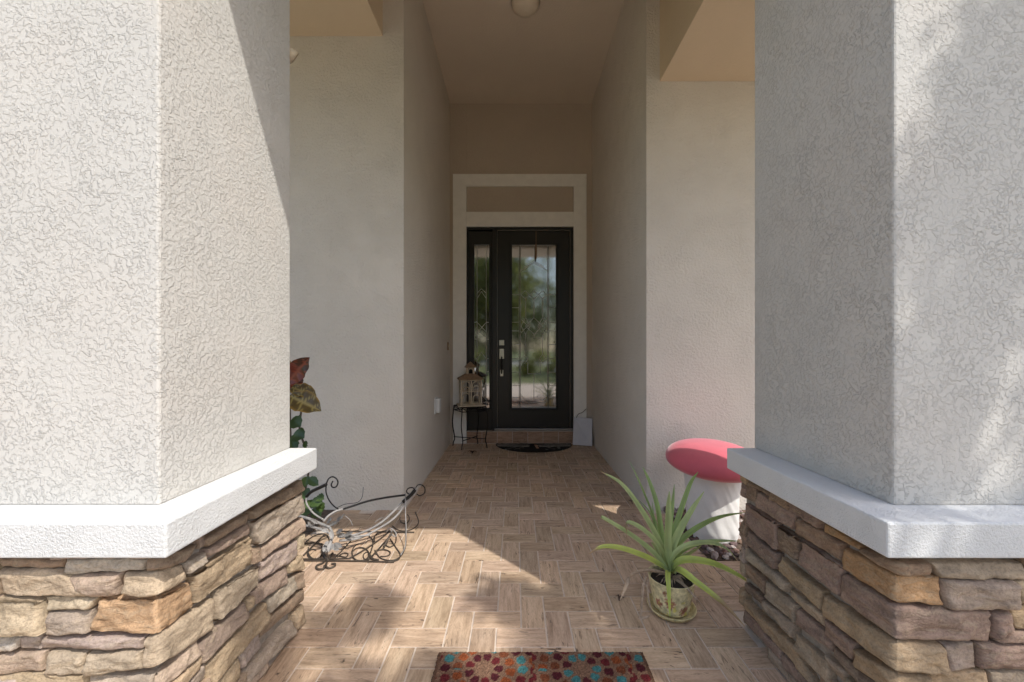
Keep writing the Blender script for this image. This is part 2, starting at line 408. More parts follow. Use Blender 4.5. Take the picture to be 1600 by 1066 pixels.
rngt = random.Random(11)
for i, (_, _, r_) in enumerate(tiles):
    if i < 300:
        mb = MB(); u_, c_ = [], []; tile_piece(mb, u_, c_, *r_, rngt); finish_tiles(mb, u_, c_, 'tile', floor)
    else: tile_piece(rest, ru, rc, *r_, rngt)
kind(finish_tiles(rest, ru, rc, 'distant_tiles', floor), 'stuff')

# planting beds with rocks either side of the tiles
bed = MB().box(1.05, 4.0, 2.10, 2.755, -.03, .004); bo = kind(bed.build('rock_bed_soil', M['bed_soil']), 'structure')
bed2 = MB().box(-4.0, -1.27, 2.36, 2.755, -.03, .004); kind(bed2.build('planting_bed_soil', M['bed_soil']), 'structure')
def rock(c, r, rng):
    bm = bmesh.new(); bmesh.ops.create_icosphere(bm, subdivisions=2, radius=1)
    o = Vector((rng.uniform(0, 99), rng.uniform(0, 99), rng.uniform(0, 99))); sx, sy, sz = rng.uniform(.8, 1.3), rng.uniform(.7, 1.1), rng.uniform(.5, .8)
    rot = Matrix.Rotation(rng.uniform(0, 6.3), 3, 'Z')
    vv = []
    for v in bm.verts:
        d = 1 + .35 * noise.noise(v.co * 1.4 + o) + .12 * noise.noise(v.co * 3.5 + o)
        vv.append(Vector(c) + rot @ Vector((v.co.x * sx, v.co.y * sy, v.co.z * sz)) * r * d)
    ff = [tuple(v.index for v in f.verts) for f in bm.faces]; bm.free(); return vv, ff
rr = random.Random(5)
rockcols = [(.17, .10, .08), (.22, .15, .13), (.13, .085, .08), (.30, .24, .22), (.20, .13, .09), (.11, .075, .07), (.40, .35, .32)]
pts = []
tries = 0
rockmesh = {k: MB() for k in range(len(rockcols))}
nrock = 0
while nrock < 230 and tries < 8000:
    tries += 1
    x, y = rr.uniform(1.06, 1.85), rr.uniform(2.11, 2.74); r = rr.uniform(.014, .030)
    if any((x - a) ** 2 + (y - b) ** 2 < (r + c) ** 2 * .8 for a, b, c in pts): continue
    pts.append((x, y, r)); nrock += 1
    k = rr.randrange(len(rockcols)); mb = MB(); mb.add(*rock((x, y, .004 + r * .35), r, rr))
    ro = mb.build('rock', M['rock'], bo, color=rockcols[k])
tags_r = None
# small pale stones by the pillar end
# ------------------------------------------------------------------ house
house = thing('house', 'beige stucco house with a tall recessed entry passage and white door surround', 'house', (0, 3.9, 0))
WX0, WX1, WYF, WYB, CEIL = -.791, .931, 2.76, 4.715, 4.118
MB().box(-4.5, WX0, WYF, 5.2, -.05, 4.7).build('wall', M['stucco'], house)['label'] = 'beige wall block on the outlet side of the passage'
MB().box(WX1, 4.5, WYF, 5.2, -.05, 4.7).build('wall', M['stucco'], house)['label'] = 'beige wall block behind the red mushroom seat'
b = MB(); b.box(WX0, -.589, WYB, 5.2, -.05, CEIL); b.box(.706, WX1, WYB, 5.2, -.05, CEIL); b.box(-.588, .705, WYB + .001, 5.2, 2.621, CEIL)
b.build('wall', M['stucco_end_shade'], house)['label'] = 'end wall of the passage round the door'
MB().box(-.94, 1.026, 1.603, 5.2, CEIL, 4.71).build('ceiling', M['ceiling'], house)
MB().box(-2.9, -.94, 1.604, WYF - .001, 3.36, 4.705).build('soffit', M['soffit'], house)
MB().box(-2.9, -1.702, .8, 1.602, 3.36, 4.704).build('soffit', M['soffit'], house)
MB().box(1.026, 3.5, 1.604, WYF - .001, 3.04, 4.705).build('soffit', M['soffit'], house)
MB().box(1.758, 3.5, 1.24, 1.602, 3.04, 4.704).build('soffit', M['soffit'], house)
MB().box(-1.70, 1.756, .78, 1.60, 3.21, 4.712).build('header', M['stucco'], house)
tp = WYB - .024
def trimpiece(x0, x1, z0, z1, y0=tp, nm='door_trim'):
    return MB().box(x0, x1, y0, WYB + .06, z0, z1).build(nm, M['white_trim'], house, bevel=.003)
trimpiece(-.752, -.589, .001, 3.11); trimpiece(.706, .861, .001, 3.11)
trimpiece(-.752, .861, 3.1105, 3.257); trimpiece(-.5885, .7055, 2.621, 2.80)
# step under the door
st = MB()
MB().box(-.5885, .7055, 4.70, 5.0, -.05, .148).build('door_step', M['grout'], house, bevel=.003)
for i in range(7):
    mb = MB(); u_, c_ = [], []
    x0 = -.585 + i * .1843; x1 = x0 + .1843
    gq = .003
    mb.add([(x0 + gq, 4.694, .01), (x1 - gq, 4.694, .01), (x1 - gq, 4.694, .145), (x0 + gq, 4.694, .145), (x0 + gq, 4.71, .01), (x1 - gq, 4.71, .01), (x1 - gq, 4.71, .145), (x0 + gq, 4.71, .145)],
           [(0, 1, 2, 3), (3, 2, 6, 7), (0, 3, 7, 4), (1, 5, 6, 2), (4, 5, 1, 0)])
    s = R.uniform(.7, .95); mb.col = [(s * 1.05, s * .93, s * .9)] * 8
    o = mb.build('tile', M['tile'], house); ul = o.data.uv_layers.new(name='uv')
    for lp in o.data.loops:
        v = mb.v[lp.vertex_index]; ul.data[lp.index].uv = (v[0] + i * 7, v[2])

# ------------------------------------------------------------------ front door
DY = 4.765
sc = DY / F
def DX(x): return (x - PX) * sc
def DZ(y): return H - (y - PY) * sc
door = thing('front_door', 'black front door with a narrow sidelight, both with leaded glass', 'door', (.06, DY, .15))
fr = MB()
fr.box(-.588, -.574, DY - .03, DY + .05, .15, 2.6205); fr.box(DX(890.5), .7055, DY - .03, DY + .05, .15, 2.6205)
fr.box(-.5735, DX(890.3), DY - .03, DY + .05, DZ(360), 2.6205); fr.box(DX(770), DX(777), DY - .035, DY + .05, .1505, DZ(360.2))
fr.build('frame', M['black_paint'], door, bevel=.003)
MB().box(DX(773), .70, DY - .05, DY + .05, .149, .178).build('threshold', M['metal_grey'], door, bevel=.004)
MB().box(-.588, .7055, DY + .052, 5.1, .149, 2.6205).build('light_stop', M['black_paint'], door)  # unseen dark box added to stop light leaking through the door gaps
ws = MB(); ws.box(DX(776.9), DX(777.45), DY - .006, DY + .02, .18, DZ(361.2)); ws.box(DX(890.05), DX(890.6), DY - .031, DY + .02, .18, DZ(361.2)); ws.box(DX(777.5), DX(890), DY - .031, DY - .01, DZ(361.4), DZ(360.6))
ws.build('weatherstrip', M['metal_grey'], door)
def panelled(x0, x1, z0, z1, gx0, gx1, gz0, gz1, nm):
    mb = MB(); y0, y1 = DY - .002, DY + .04
    mb.box(x0, gx0, y0, y1, z0, z1); mb.box(gx1, x1, y0, y1, z0, z1); mb.box(gx0 + .0002, gx1 - .0002, y0, y1, z0, gz0); mb.box(gx0 + .0002, gx1 - .0002, y0, y1, gz1, z1)
    o = mb.build(nm, M['black_paint'], door)
    bead = MB()
    for (w0, d) in ((.028, .014), (.014, .022)):
        bead.box(gx0 - w0, gx0 - w0 + .012, y0 - d, y0 + .01, gz0 - w0, gz1 + w0); bead.box(gx1 + w0 - .012, gx1 + w0, y0 - d, y0 + .01, gz0 - w0, gz1 + w0)
        bead.box(gx0 - w0 + .0125, gx1 + w0 - .0125, y0 - d, y0 + .01, gz0 - w0, gz0 - w0 + .012); bead.box(gx0 - w0 + .0125, gx1 + w0 - .0125, y0 - d, y0 + .01, gz1 + w0 - .012, gz1 + w0)
    bead.build('glass_bead', M['black_paint'], o, bevel=.002)
    MB().box(gx0, gx1, y0 + .012, y0 + .02, gz0, gz1).build('pane', M['glass'], o)
    return o, y0 + .010
slab, GY = panelled(DX(777.5), DX(890), .185, DZ(361.5), DX(800), DX(868.5), DZ(637.5), DZ(383), 'door_slab')
side, GY = panelled(-.5735, DX(769.7), .151, DZ(361.5), DX(741), DX(764.5), DZ(637.5), DZ(383), 'sidelight')
def zp1(x, y): return (720 + x / 5.922, 350 + y / 5.922)
def zp2(x, y): return (720 + x / 5.922, 510 + y / 5.922)
def came(segs, parent, r=.0034):
    mb = MB()
    for pl in segs:
        pp = [Vector((DX(a), GY, DZ(b_))) for a, b_ in pl]
        for i in range(len(pp) - 1): mb.tube([pp[i], pp[i + 1]], r, 5)
    return mb.build('came', M['came'], parent, smooth=True)
A, B = zp1, zp2
segs = [[A(540, 200), B(540, 745)], [A(815, 200), B(815, 745)], [A(553, 200), B(553, 745)], [A(802, 200), B(802, 745)],
        [A(560, 430), A(680, 360), A(800, 430)], [A(585, 400), A(680, 345), A(775, 400)]]
for y in (655, 775, 910, 990):
    segs += [[A(475, y), A(540, y)], [A(815, y), A(873, y)]]
for y in (170, 300, 425, 550, 660):
    segs += [[B(480, y), B(540, y)], [B(815, y), B(878, y)]]
def dia(cx, cy, rx, ry, f): return [f(cx - rx, cy), f(cx, cy - ry), f(cx + rx, cy), f(cx, cy + ry), f(cx - rx, cy)]
for cx in (595, 677, 757): segs.append(dia(cx, 655, 38, 38, A))
for cx in (600, 677, 757): segs.append(dia(cx, 945, 78 if cx == 677 else 42, 78, A))
segs += [[A(555, 880), A(640, 965)], [A(800, 880), A(715, 965)], [A(555, 1010), A(640, 925)], [A(800, 1010), A(715, 925)]]
segs += [[A(600, 690), A(600, 870)], [A(677, 693), A(677, 867)], [A(757, 690), A(757, 870)], [B(600, 65), B(600, 265)], [B(757, 65), B(757, 265)], [B(677, 65), B(677, 110), B(760, 110)]]
segs += [dia(590, 305, 30, 42, B), dia(757, 300, 30, 42, B), [B(620, 330), B(620, 440), B(735, 440), B(735, 330)], [B(677, 440), B(677, 680)],
         [B(553, 630), B(595, 683), B(760, 683), B(802, 640)], [B(553, 655), B(575, 706), B(785, 706), B(802, 665)], [B(540, 425), B(553, 460)], [B(476, 748), B(880, 748)], [A(472, 196), A(874, 196)]]
came(segs, slab)
ss = [[A(150, 200), B(150, 745)], [A(235, 200), B(235, 745)], [A(150, 690), A(190, 625), A(235, 690)], [A(150, 640), A(190, 600), A(235, 640)]]
for y0 in (900, 960): ss += [[A(140, y0), A(235, y0 + 100)]]
ss += [[A(235, 910), A(150, 1010)], [A(125, 910), A(150, 910)], [A(235, 910), A(258, 910)]]
for y in (120, 300, 420, 550): ss += [[B(125, y), B(150, y)], [B(235, y), B(258, y)]]
ss += [[B(150, 300), B(190, 240), B(235, 300)], [B(150, 520), B(190, 580), B(235, 520)], [B(150, 600), B(235, 680)]]
came(ss, side)
# darker border strips of bevelled glass
for x0, x1 in ((541, 552), (803, 814)):
    a, b_ = zp1(x0, 0)[0], zp1(x1, 0)[0]
    MB().box(DX(a), DX(b_), GY - .0025, GY + .003, DZ(637), DZ(384)).build('bevel_strip', M['glass_clear'], slab)
# hardware
hx = DX(784)
hb = MB(); hb.box(hx - .032, hx + .032, DY - .020, DY - .002, DZ(540), DZ(531.5)); hb.build('deadbolt', M['nickel'], slab, bevel=.004)
MB().lathe([(0, 0), (.018, 0), (.02, .004), (.018, .012), (0, .012)], (0, 0, 0), 20).build('tmp', M['nickel'])
bpy.data.objects.remove(bpy.data.objects['tmp'])
hd = MB(); hd.box(hx - .030, hx + .030, DY - .016, DY - .002, DZ(561), DZ(545)); hd.box(hx - .020, hx + .020, DY - .014, DY - .002, DZ(588), DZ(578))
hd.build('handle_plate', M['nickel'], slab, bevel=.004)
hg = MB(); hg.tube([(hx, DY - .01, DZ(558)), (hx, DY - .06, DZ(561)), (hx, DY - .066, DZ(570)), (hx, DY - .05, DZ(579)), (hx, DY - .01, DZ(584))], .009, 8, smooth=5)
hg.build('handle_grip', M['iron_black'], slab, smooth=True)
ht = MB(); ht.box(hx - .012, hx + .012, DY - .05, DY - .012, DZ(557), DZ(555)); ht.build('thumb_latch', M['nickel'], slab, bevel=.002)
# hanging strip over the glass
hs = thing('hanging_tassel', 'thin brown strip hanging from the door head over the glass', 'tassel', (DX(837.5), DY - .05, DZ(404)))
MB().tube([P(837.5, 361, 4.715), P(837.6, 382, 4.71), P(837.4, 384, 4.71)], .004, 6).build('cord', M['wood_tan'], hs)
MB().tube([P(837.5, 382, 4.71), P(837.6, 395, 4.709), P(837.3, 405, 4.71)], [.010, .013, .012, .009, .006], 8).build('tail', M['wood_tan'], hs)

# ------------------------------------------------------------------ pillars
YF = .96
COL = dict(tan=(.44, .33, .205), beige=(.46, .38, .275), sand=(.50, .40, .275), orange=(.50, .30, .145), grey=(.39, .335, .275), lilac=(.39, .32, .29),
           mauve=(.30, .218, .188), pink=(.44, .325, .255), white=(.55, .50, .44), brown=(.28, .195, .135), dark=(.185, .132, .105), purple=(.25, .178, .158), ochre=(.44, .27, .12))
def lf(x, y): return (x / 5.173, 860 + y / 5.173)
def li(x, y): return (220 + x / 3.269, 740 + y / 3.269)
def ri(x, y): return (1150 + x / 3.269, 740 + y / 3.269)
def rf(x, y): return (1380 + x / 5.173, 860 + y / 5.173)
def pillar(s, Xc, stones, name, label, shaftX, width, ledgeX):
    root = thing(name, label, 'pillar', (s * (abs(shaftX) + width / 2), 1.32, 0), 'stone-based pillars flanking the entry')
    def X(v): return s * v
    a = abs(shaftX)
    def bx(x0, x1, *q): return MB().box(min(s * x0, s * x1), max(s * x0, s * x1), *q)
    bx(a, a + width, 1.022, 1.62, .729, 3.2095).build('shaft', M['stucco_rough'], root, bevel=.006)
    bx(abs(ledgeX), a + width + .107, .919, 1.621, .645, .73).build('ledge', M['trim_stucco'], root, bevel=.005)
    bx(abs(Xc) + .022, a + width - .02, YF + .022, 1.618, -.01, .646).build('mortar_core', M['mortar'], root)
    def fu(p):
        Xw = (p[0] - PX) * YF / F; return (-abs(Xw) + abs(Xc) if True else 0, H - (p[1] - PY) * YF / F)
    def su(p):
        Y = abs(Xc) * F / abs(p[0] - PX); return (Y - YF, H - (p[1] - PY) * Y / F)
    UMAX = 1.618 - YF; UMIN = -(a + width - abs(Xc) - .005)
    r0 = .012
    def place(u, z, d):
        u_ = u
        if u_ <= -r0: base = (abs(Xc) - u_, YF); nrm = (0, -1)
        elif u_ >= r0: base = (abs(Xc), YF + u_); nrm = (-1, 0)
        else:
            an = (u_ + r0) / (2 * r0) * math.pi / 2
            c = (abs(Xc) + r0, YF + r0); nrm = (-math.sin(an), -math.cos(an)); base = (c[0] + nrm[0] * r0, c[1] + nrm[1] * r0)
        return (s * (base[0] + nrm[0] * d), base[1] + nrm[1] * d, z)
    rng = random.Random(31 if s < 0 else 57)
    polys = []
    def stone(top, bot, col, rng):
        # top/bot: matching lists of (u,z), ordered by increasing u
        top = [(min(max(u, UMIN), UMAX), min(z, .6435)) for u, z in top]; bot = [(min(max(u, UMIN), UMAX), max(z, .002)) for u, z in bot]
        polys.append([*top, *reversed(bot)])
        L = max(top[-1][0], bot[-1][0]) - min(top[0][0], bot[0][0])
        if L < .012: return
        nsamp = max(10, min(44, int(L / .0065) + 4)); nr = max(9, min(18, int(abs(top[0][1] - bot[0][1]) / .005) + 2))
        def lerp(pl, f):
            q = f * (len(pl) - 1); k = min(int(q), len(pl) - 2); w_ = q - k
            return (pl[k][0] + (pl[k + 1][0] - pl[k][0]) * w_, pl[k][1] + (pl[k + 1][1] - pl[k][1]) * w_)
        ss_ = [0, .0, .5 / nsamp] + [(i + 1) / nsamp for i in range(nsamp - 1)] + [1 - .5 / nsamp, 1, 1]
        if len(top) == 3: ss_ = sorted(ss_ + [.5])
        tt_ = [0, 0, .06] + [(i + 1) / nr for i in range(nr - 1)] + [.94, 1, 1]
        D = rng.uniform(.004, .017); tiltz = rng.uniform(-.004, .009); tiltu = rng.uniform(-.004, .004)
        off = Vector((rng.uniform(0, 99), rng.uniform(0, 99), rng.uniform(0, 99)))
        Ht = abs(top[0][1] - bot[0][1]) + 1e-4
        mb = MB(); nc = len(ss_)
        for j, t in enumerate(tt_):
            for i, q in enumerate(ss_):
                ut, zt = lerp(top, q); ub, zb = lerp(bot, q)
                u = ub + (ut - ub) * t; z = zb + (zt - zb) * t
                skirt = (i == 0 or i == nc - 1 or j == 0 or j == len(tt_) - 1)
                # irregular outline
                wx = noise.noise(Vector((z * 28, q * 3 + 5, 0)) + off) * .005; wz = noise.noise(Vector((u * 22, t * 2, 3)) + off) * .0042 + noise.noise(Vector((u * 70, t * 2, 8)) + off) * .002
                g_ = .0010
                u2 = u + wx * (1 if 0 < q < 1 or True else 0); z2 = z + wz
                u2 += (g_ if q < .02 else (-g_ if q > .98 else 0)); z2 += (g_ if t < .02 else (-g_ if t > .98 else 0))
                ez = min(t, 1 - t) * Ht; eu = min(q, 1 - q) * L; e = min(ez, eu)
                prof = 1 - math.exp(-e / .0032)
                pv = Vector((u * 9, z * 22, 0)) + off
                st1 = noise.noise(Vector((u * 13, z * 34, 4)) + off); rid = noise.noise(pv) * .007 + noise.noise(Vector((u * 30, z * 70, 2)) + off) * .0035 + (.5 - abs(st1)) * .006 - .003 + (.0035 if noise.noise(Vector((u * 17, z * 26, 13)) + off) > .05 else 0) + noise.noise(Vector((u * 90, z * 140, 5)) + off) * .0018
                d = D * prof + (tiltz * (.5 - t) * 2 + tiltu * (q - .5) * 2) * prof + rid * prof - .004 * (1 - prof)
                if skirt: d = -.024
                mb.v.append(place(u2, min(max(z2, .001), .6445), d))
        for j in range(len(tt_) - 1):
            for i in range(nc - 1):
                f = (j * nc + i, j * nc + i + 1, (j + 1) * nc + i + 1, (j + 1) * nc + i)
                mb.f.append(f if s < 0 else tuple(reversed(f)))
        v = rng.uniform(.92, 1.08)
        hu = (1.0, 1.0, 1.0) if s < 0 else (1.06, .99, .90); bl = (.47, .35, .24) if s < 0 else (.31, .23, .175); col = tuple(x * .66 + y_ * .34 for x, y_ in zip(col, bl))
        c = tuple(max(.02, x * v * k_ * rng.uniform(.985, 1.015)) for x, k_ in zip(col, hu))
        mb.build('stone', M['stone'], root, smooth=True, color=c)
    for kind_, pts_, cn in stones:
        if kind_ == 'f':      # front quad TL TR BR BL in picture order
            q = [fu(p) for p in pts_]
            if s < 0: stone([q[0], q[1]], [q[3], q[2]], COL[cn], rng)
            else: stone([q[1], q[0]], [q[2], q[3]], COL[cn], rng)
        elif kind_ == 's':
            q = [su(p) for p in pts_]
            if s < 0: stone([q[0], q[1]], [q[3], q[2]], COL[cn], rng)
            else: stone([q[1], q[0]], [q[2], q[3]], COL[cn], rng)
        else:                 # corner: front top, front bottom, side top, side bottom ; corner heights from averages given
            ft, fb = fu(pts_[0]), fu(pts_[1]); st_, sb = su(pts_[2]), su(pts_[3])
            zt, zb = fu(pts_[4])[1], fu(pts_[5])[1]
            stone([ft, (0, zt), st_], [fb, (0, zb), sb], COL[cn], rng)
    # fill whatever the photograph does not show
    def covered(u, z):
        for pl in polys:
            c = False; n = len(pl); j = n - 1
            for i in range(n):
                if (pl[i][1] > z) != (pl[j][1] > z) and u < (pl[j][0] - pl[i][0]) * (z - pl[i][1]) / (pl[j][1] - pl[i][1] + 1e-9) + pl[i][0]: c = not c
                j = i
            if c: return True
        return False
    names = ['tan', 'beige', 'sand', 'grey', 'lilac', 'mauve', 'brown', 'pink'] if s < 0 else ['brown', 'mauve', 'grey', 'purple', 'beige', 'tan', 'lilac']
    z0 = .0
    while z0 < .63:
        h = rng.uniform(.038, .066); h = min(h, .6435 - z0)
        u = UMIN; run = None
        us = []
        while u < UMAX:
            free = sum(0 if covered(u, z0 + h * k) else 1 for k in (.12, .3, .5, .7, .88)) >= 4
            us.append((u, free)); u += .008
        us.append((UMAX, False)); start = None
        for u, fr_ in us:
            if fr_ and start is None: start = u
            if (not fr_) and start is not None:
                end = u; p = start
                while end - p > .02:
                    L = rng.uniform(.10, .26)
                    if end - (p + L) < .07: L = end - p
                    a_, b_ = p, p + L
                    if a_ < -.02 and b_ > .02:
                        stone([(a_, z0 + h), (0, z0 + h), (b_, z0 + h)], [(a_, z0), (0, z0), (b_, z0)], COL[rng.choice(names)], rng)
                    else: stone([(a_, z0 + h), (b_, z0 + h)], [(a_, z0), (b_, z0)], COL[rng.choice(names)], rng)
                    p += L
                start = None
        z0 += h
    return root
def Q(f, *c): return [f(*p) for p in c]
LS = [('f', Q(lf, (0, 66), (515, 68), (512, 150), (0, 140)), 'brown'), ('f', Q(lf, (-330, 66), (-5, 66), (-5, 200), (-330, 180)), 'tan'),
      ('f', Q(lf, (518, 66), (1178, 70), (1165, 162), (528, 205)), 'white'),
      ('f', Q(lf, (0, 150), (525, 160), (795, 372), (18, 362)), 'sand'), ('f', Q(lf, (535, 208), (990, 172), (965, 362), (800, 372)), 'pink'),
      ('f', Q(lf, (-20, 368), (338, 396), (402, 662), (-20, 672)), 'sand'), ('f', Q(lf, (352, 385), (788, 376), (748, 480), (398, 480)), 'beige'),
      ('f', Q(lf, (404, 485), (742, 484), (738, 660), (406, 682)), 'grey'), ('f', Q(lf, (-60, 682), (195, 688), (155, 795), (-60, 830)), 'white'),
      ('f', Q(lf, (168, 690), (333, 690), (333, 803), (163, 803)), 'lilac'), ('f', Q(lf, (336, 692), (1172, 690), (1168, 795), (336, 804)), 'lilac'),
      ('f', Q(lf, (-60, 850), (372, 810), (374, 965), (-60, 1010)), 'pink'), ('f', Q(lf, (380, 825), (706, 828), (694, 996), (380, 992)), 'beige'),
      ('f', Q(lf, (708, 832), (1172, 800), (1172, 950), (706, 1005)), 'beige'), ('f', Q(lf, (-60, 1015), (330, 985), (700, 1005), (700, 1150)), 'tan'),
      ('c', [lf(1186, 72), lf(1190, 175), li(300, 358), li(216, 458), li(140, 440), li(130, 500)], 'brown'),
      ('c', [lf(1000, 182), lf(1002, 345), li(214, 462), li(216, 548), li(130, 500), li(120, 628)], 'sand'),
      ('c', [lf(798, 375), lf(746, 640), li(252, 552), li(266, 684), li(110, 632), li(85, 828)], 'orange'),
      ('c', [lf(1176, 695), lf(1176, 940), li(376, 628), li(360, 800), li(175, 825), li(180, 985)], 'sand'),
      ('s', Q(li, (305, 352), (550, 198), (548, 250), (345, 372)), 'brown'), ('s', Q(li, (340, 385), (545, 252), (555, 305), (330, 442)), 'mauve'),
      ('s', Q(li, (555, 195), (842, 22), (838, 84), (555, 240)), 'brown'), ('s', Q(li, (557, 246), (832, 86), (838, 192), (592, 376)), 'grey'),
      ('s', Q(li, (220, 462), (328, 400), (320, 452), (226, 525)), 'grey'), ('s', Q(li, (262, 520), (556, 318), (560, 462), (276, 672)), 'tan'),
      ('s', Q(li, (610, 382), (846, 205), (842, 282), (610, 442)), 'pink'), ('s', Q(li, (562, 376), (606, 378), (606, 448), (562, 470)), 'brown'),
      ('s', Q(li, (610, 452), (796, 338), (792, 436), (615, 546)), 'lilac'), ('s', Q(li, (386, 602), (606, 470), (602, 562), (388, 760)), 'beige'),
      ('s', Q(li, (566, 602), (746, 470), (742, 562), (572, 676)), 'purple'), ('s', Q(li, (750, 462), (838, 398), (838, 480), (750, 512)), 'tan'),
      ('s', Q(li, (800, 322), (846, 286), (846, 366), (796, 394)), 'sand'), ('s', Q(li, (650, 642), (782, 520), (786, 592), (652, 722)), 'grey'),
      ('s', Q(li, (288, 882), (532, 652), (536, 738), (300, 985)), 'purple'), ('s', Q(li, (318, 990), (640, 655), (646, 745), (340, 1100)), 'tan'),
      ('s', Q(li, (612, 790), (832, 575), (832, 645), (612, 842)), 'brown'), ('s', Q(li, (496, 912), (606, 812), (610, 882), (502, 1000)), 'lilac'),
      ('s', Q(li, (520, 1005), (770, 742), (775, 815), (530, 1090)), 'grey'), ('s', Q(li, (778, 718), (832, 655), (832, 765), (778, 808)), 'tan'),
      ('s', Q(li, (540, 642), (566, 622), (570, 682), (540, 712)), 'tan'), ('s', Q(li, (785, 520), (838, 482), (838, 570), (788, 600)), 'brown')]
RS = [('s', Q(ri, (50, 40), (110, 74), (110, 152), (50, 130)), 'dark'), ('s', Q(ri, (116, 92), (320, 208), (306, 290), (116, 178)), 'mauve'),
      ('s', Q(ri, (60, 30), (440, 246), (432, 266), (70, 60)), 'brown'), ('s', Q(ri, (320, 216), (546, 358), (540, 448), (312, 308)), 'brown'),
      ('s', Q(ri, (446, 258), (640, 366), (634, 388), (446, 300)), 'ochre'),
      ('c', [rf(380, 100), rf(376, 206), ri(642, 372), ri(650, 402), rf(60, 98), rf(110, 205)], 'brown'),
      ('c', [rf(470, 225), rf(466, 442), ri(546, 378), ri(544, 485), rf(60, 212), rf(60, 425)], 'ochre'),
      ('s', Q(ri, (42, 148), (214, 258), (222, 402), (42, 266)), 'purple'), ('s', Q(ri, (218, 262), (330, 338), (322, 452), (224, 402)), 'dark'),
      ('s', Q(ri, (334, 336), (540, 480), (532, 632), (326, 462)), 'mauve'),
      ('c', [rf(866, 495), rf(846, 722), ri(541, 508), ri(536, 640), rf(100, 440), rf(100, 728)], 'mauve'),
      ('s', Q(ri, (62, 288), (216, 408), (216, 500), (66, 356)), 'purple'), ('s', Q(ri, (226, 420), (446, 596), (442, 700), (232, 502)), 'tan'),
      ('c', [rf(486, 765), rf(488, 978), ri(450, 615), ri(456, 722), rf(60, 740), rf(100, 965)], 'tan'),
      ('s', Q(ri, (50, 372), (270, 562), (270, 614), (60, 440)), 'grey'), ('s', Q(ri, (52, 448), (150, 545), (150, 622), (58, 512)), 'brown'),
      ('s', Q(ri, (154, 550), (312, 672), (306, 770), (156, 632)), 'grey'), ('s', Q(ri, (274, 588), (458, 720), (452, 786), (276, 630)), 'beige'),
      ('s', Q(ri, (460, 735), (632, 872), (612, 962), (460, 822)), 'mauve'), ('c', [rf(372, 1000), rf(372, 1200), ri(618, 882), ri(612, 985), rf(80, 985), rf(80, 1180)], 'tan'),
      ('s', Q(ri, (316, 690), (500, 858), (496, 916), (316, 772)), 'purple'), ('s', Q(ri, (44, 556), (142, 630), (146, 682), (44, 602)), 'dark'),
      ('s', Q(ri, (146, 640), (306, 772), (300, 852), (150, 694)), 'grey'), ('s', Q(ri, (50, 640), (310, 892), (420, 1100), (56, 690)), 'tan'),
      ('s', Q(ri, (300, 818), (470, 962), (480, 1080), (300, 892)), 'beige'), ('s', Q(ri, (44, 694), (240, 908), (242, 972), (44, 764)), 'purple'),
      ('s', Q(ri, (502, 880), (700, 1060), (680, 1110), (506, 930)), 'dark'), ('s', Q(ri, (450, 918), (562, 1010), (562, 1080), (470, 992)), 'grey'),
      ('s', Q(ri, (246, 918), (400, 1080), (400, 1150), (246, 985)), 'purple'),
      ('f', Q(rf, (384, 98), (1138, 102), (1138, 236), (460, 228)), 'grey'), ('f', Q(rf, (474, 236), (1062, 240), (1060, 470), (478, 470)), 'lilac'),
      ('f', Q(rf, (1066, 240), (1500, 240), (1500, 428), (1068, 425)), 'beige'), ('f', Q(rf, (1020, 450), (1400, 440), (1400, 626), (1040, 620)), 'tan'),
      ('f', Q(rf, (872, 520), (1015, 480), (1036, 630), (872, 720)), 'mauve'), ('f', Q(rf, (1040, 632), (1500, 640), (1500, 742), (900, 738)), 'mauve'),
      ('f', Q(rf, (492, 768), (742, 752), (746, 955), (496, 975)), 'lilac'), ('f', Q(rf, (750, 746), (1400, 750), (1400, 966), (754, 945)), 'mauve'),
      ('f', Q(rf, (378, 992), (832, 965), (834, 1180), (378, 1190)), 'tan'), ('f', Q(rf, (840, 970), (1400, 985), (1400, 1180), (842, 1180)), 'grey')]
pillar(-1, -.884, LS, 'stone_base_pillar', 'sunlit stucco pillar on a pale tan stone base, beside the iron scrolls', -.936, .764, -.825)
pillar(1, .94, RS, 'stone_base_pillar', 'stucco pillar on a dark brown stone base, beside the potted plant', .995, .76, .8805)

# ------------------------------------------------------------------ small fixtures
# ceiling light
cl = thing('ceiling_light', 'round cream dome light on the passage ceiling', 'light', (.087, 3.33, CEIL))
MB().lathe([(.12, 0), (.125, -.012), (.118, -.022)], (.087, 3.33, CEIL), 32).build('rim', M['nickel'], cl, smooth=True)
MB().lathe([(.116, -.02), (.11, -.045), (.085, -.07), (.045, -.085), (.001, -.09)], (.087, 3.33, CEIL), 32).build('diffuser', M['glass_white'], cl, smooth=True)
# outlet cover
oc = thing('outlet_cover', 'pale weatherproof outlet cover on the passage wall', 'outlet', (WX0, 3.86, .53))
MB().box(WX0, WX0 + .012, 3.80, 3.915, .505, .665).build('back_plate', M['plastic_white'], oc, bevel=.003)
MB().box(WX0 + .0125, WX0 + .05, 3.81, 3.905, .515, .655).build('lid', M['plastic_white'], oc, bevel=.008)
db = thing('doorbell', 'small copper doorbell button on the passage wall by the door', 'doorbell', (WX0, 4.54, 1.13))
MB().box(WX0, WX0 + .014, 4.52, 4.56, 1.13, 1.225).build('plate', M['wood_tan'], db, bevel=.003)
MB().box(WX0 + .0142, WX0 + .02, 4.53, 4.55, 1.165, 1.19).build('button', M['cream'], db, bevel=.002)
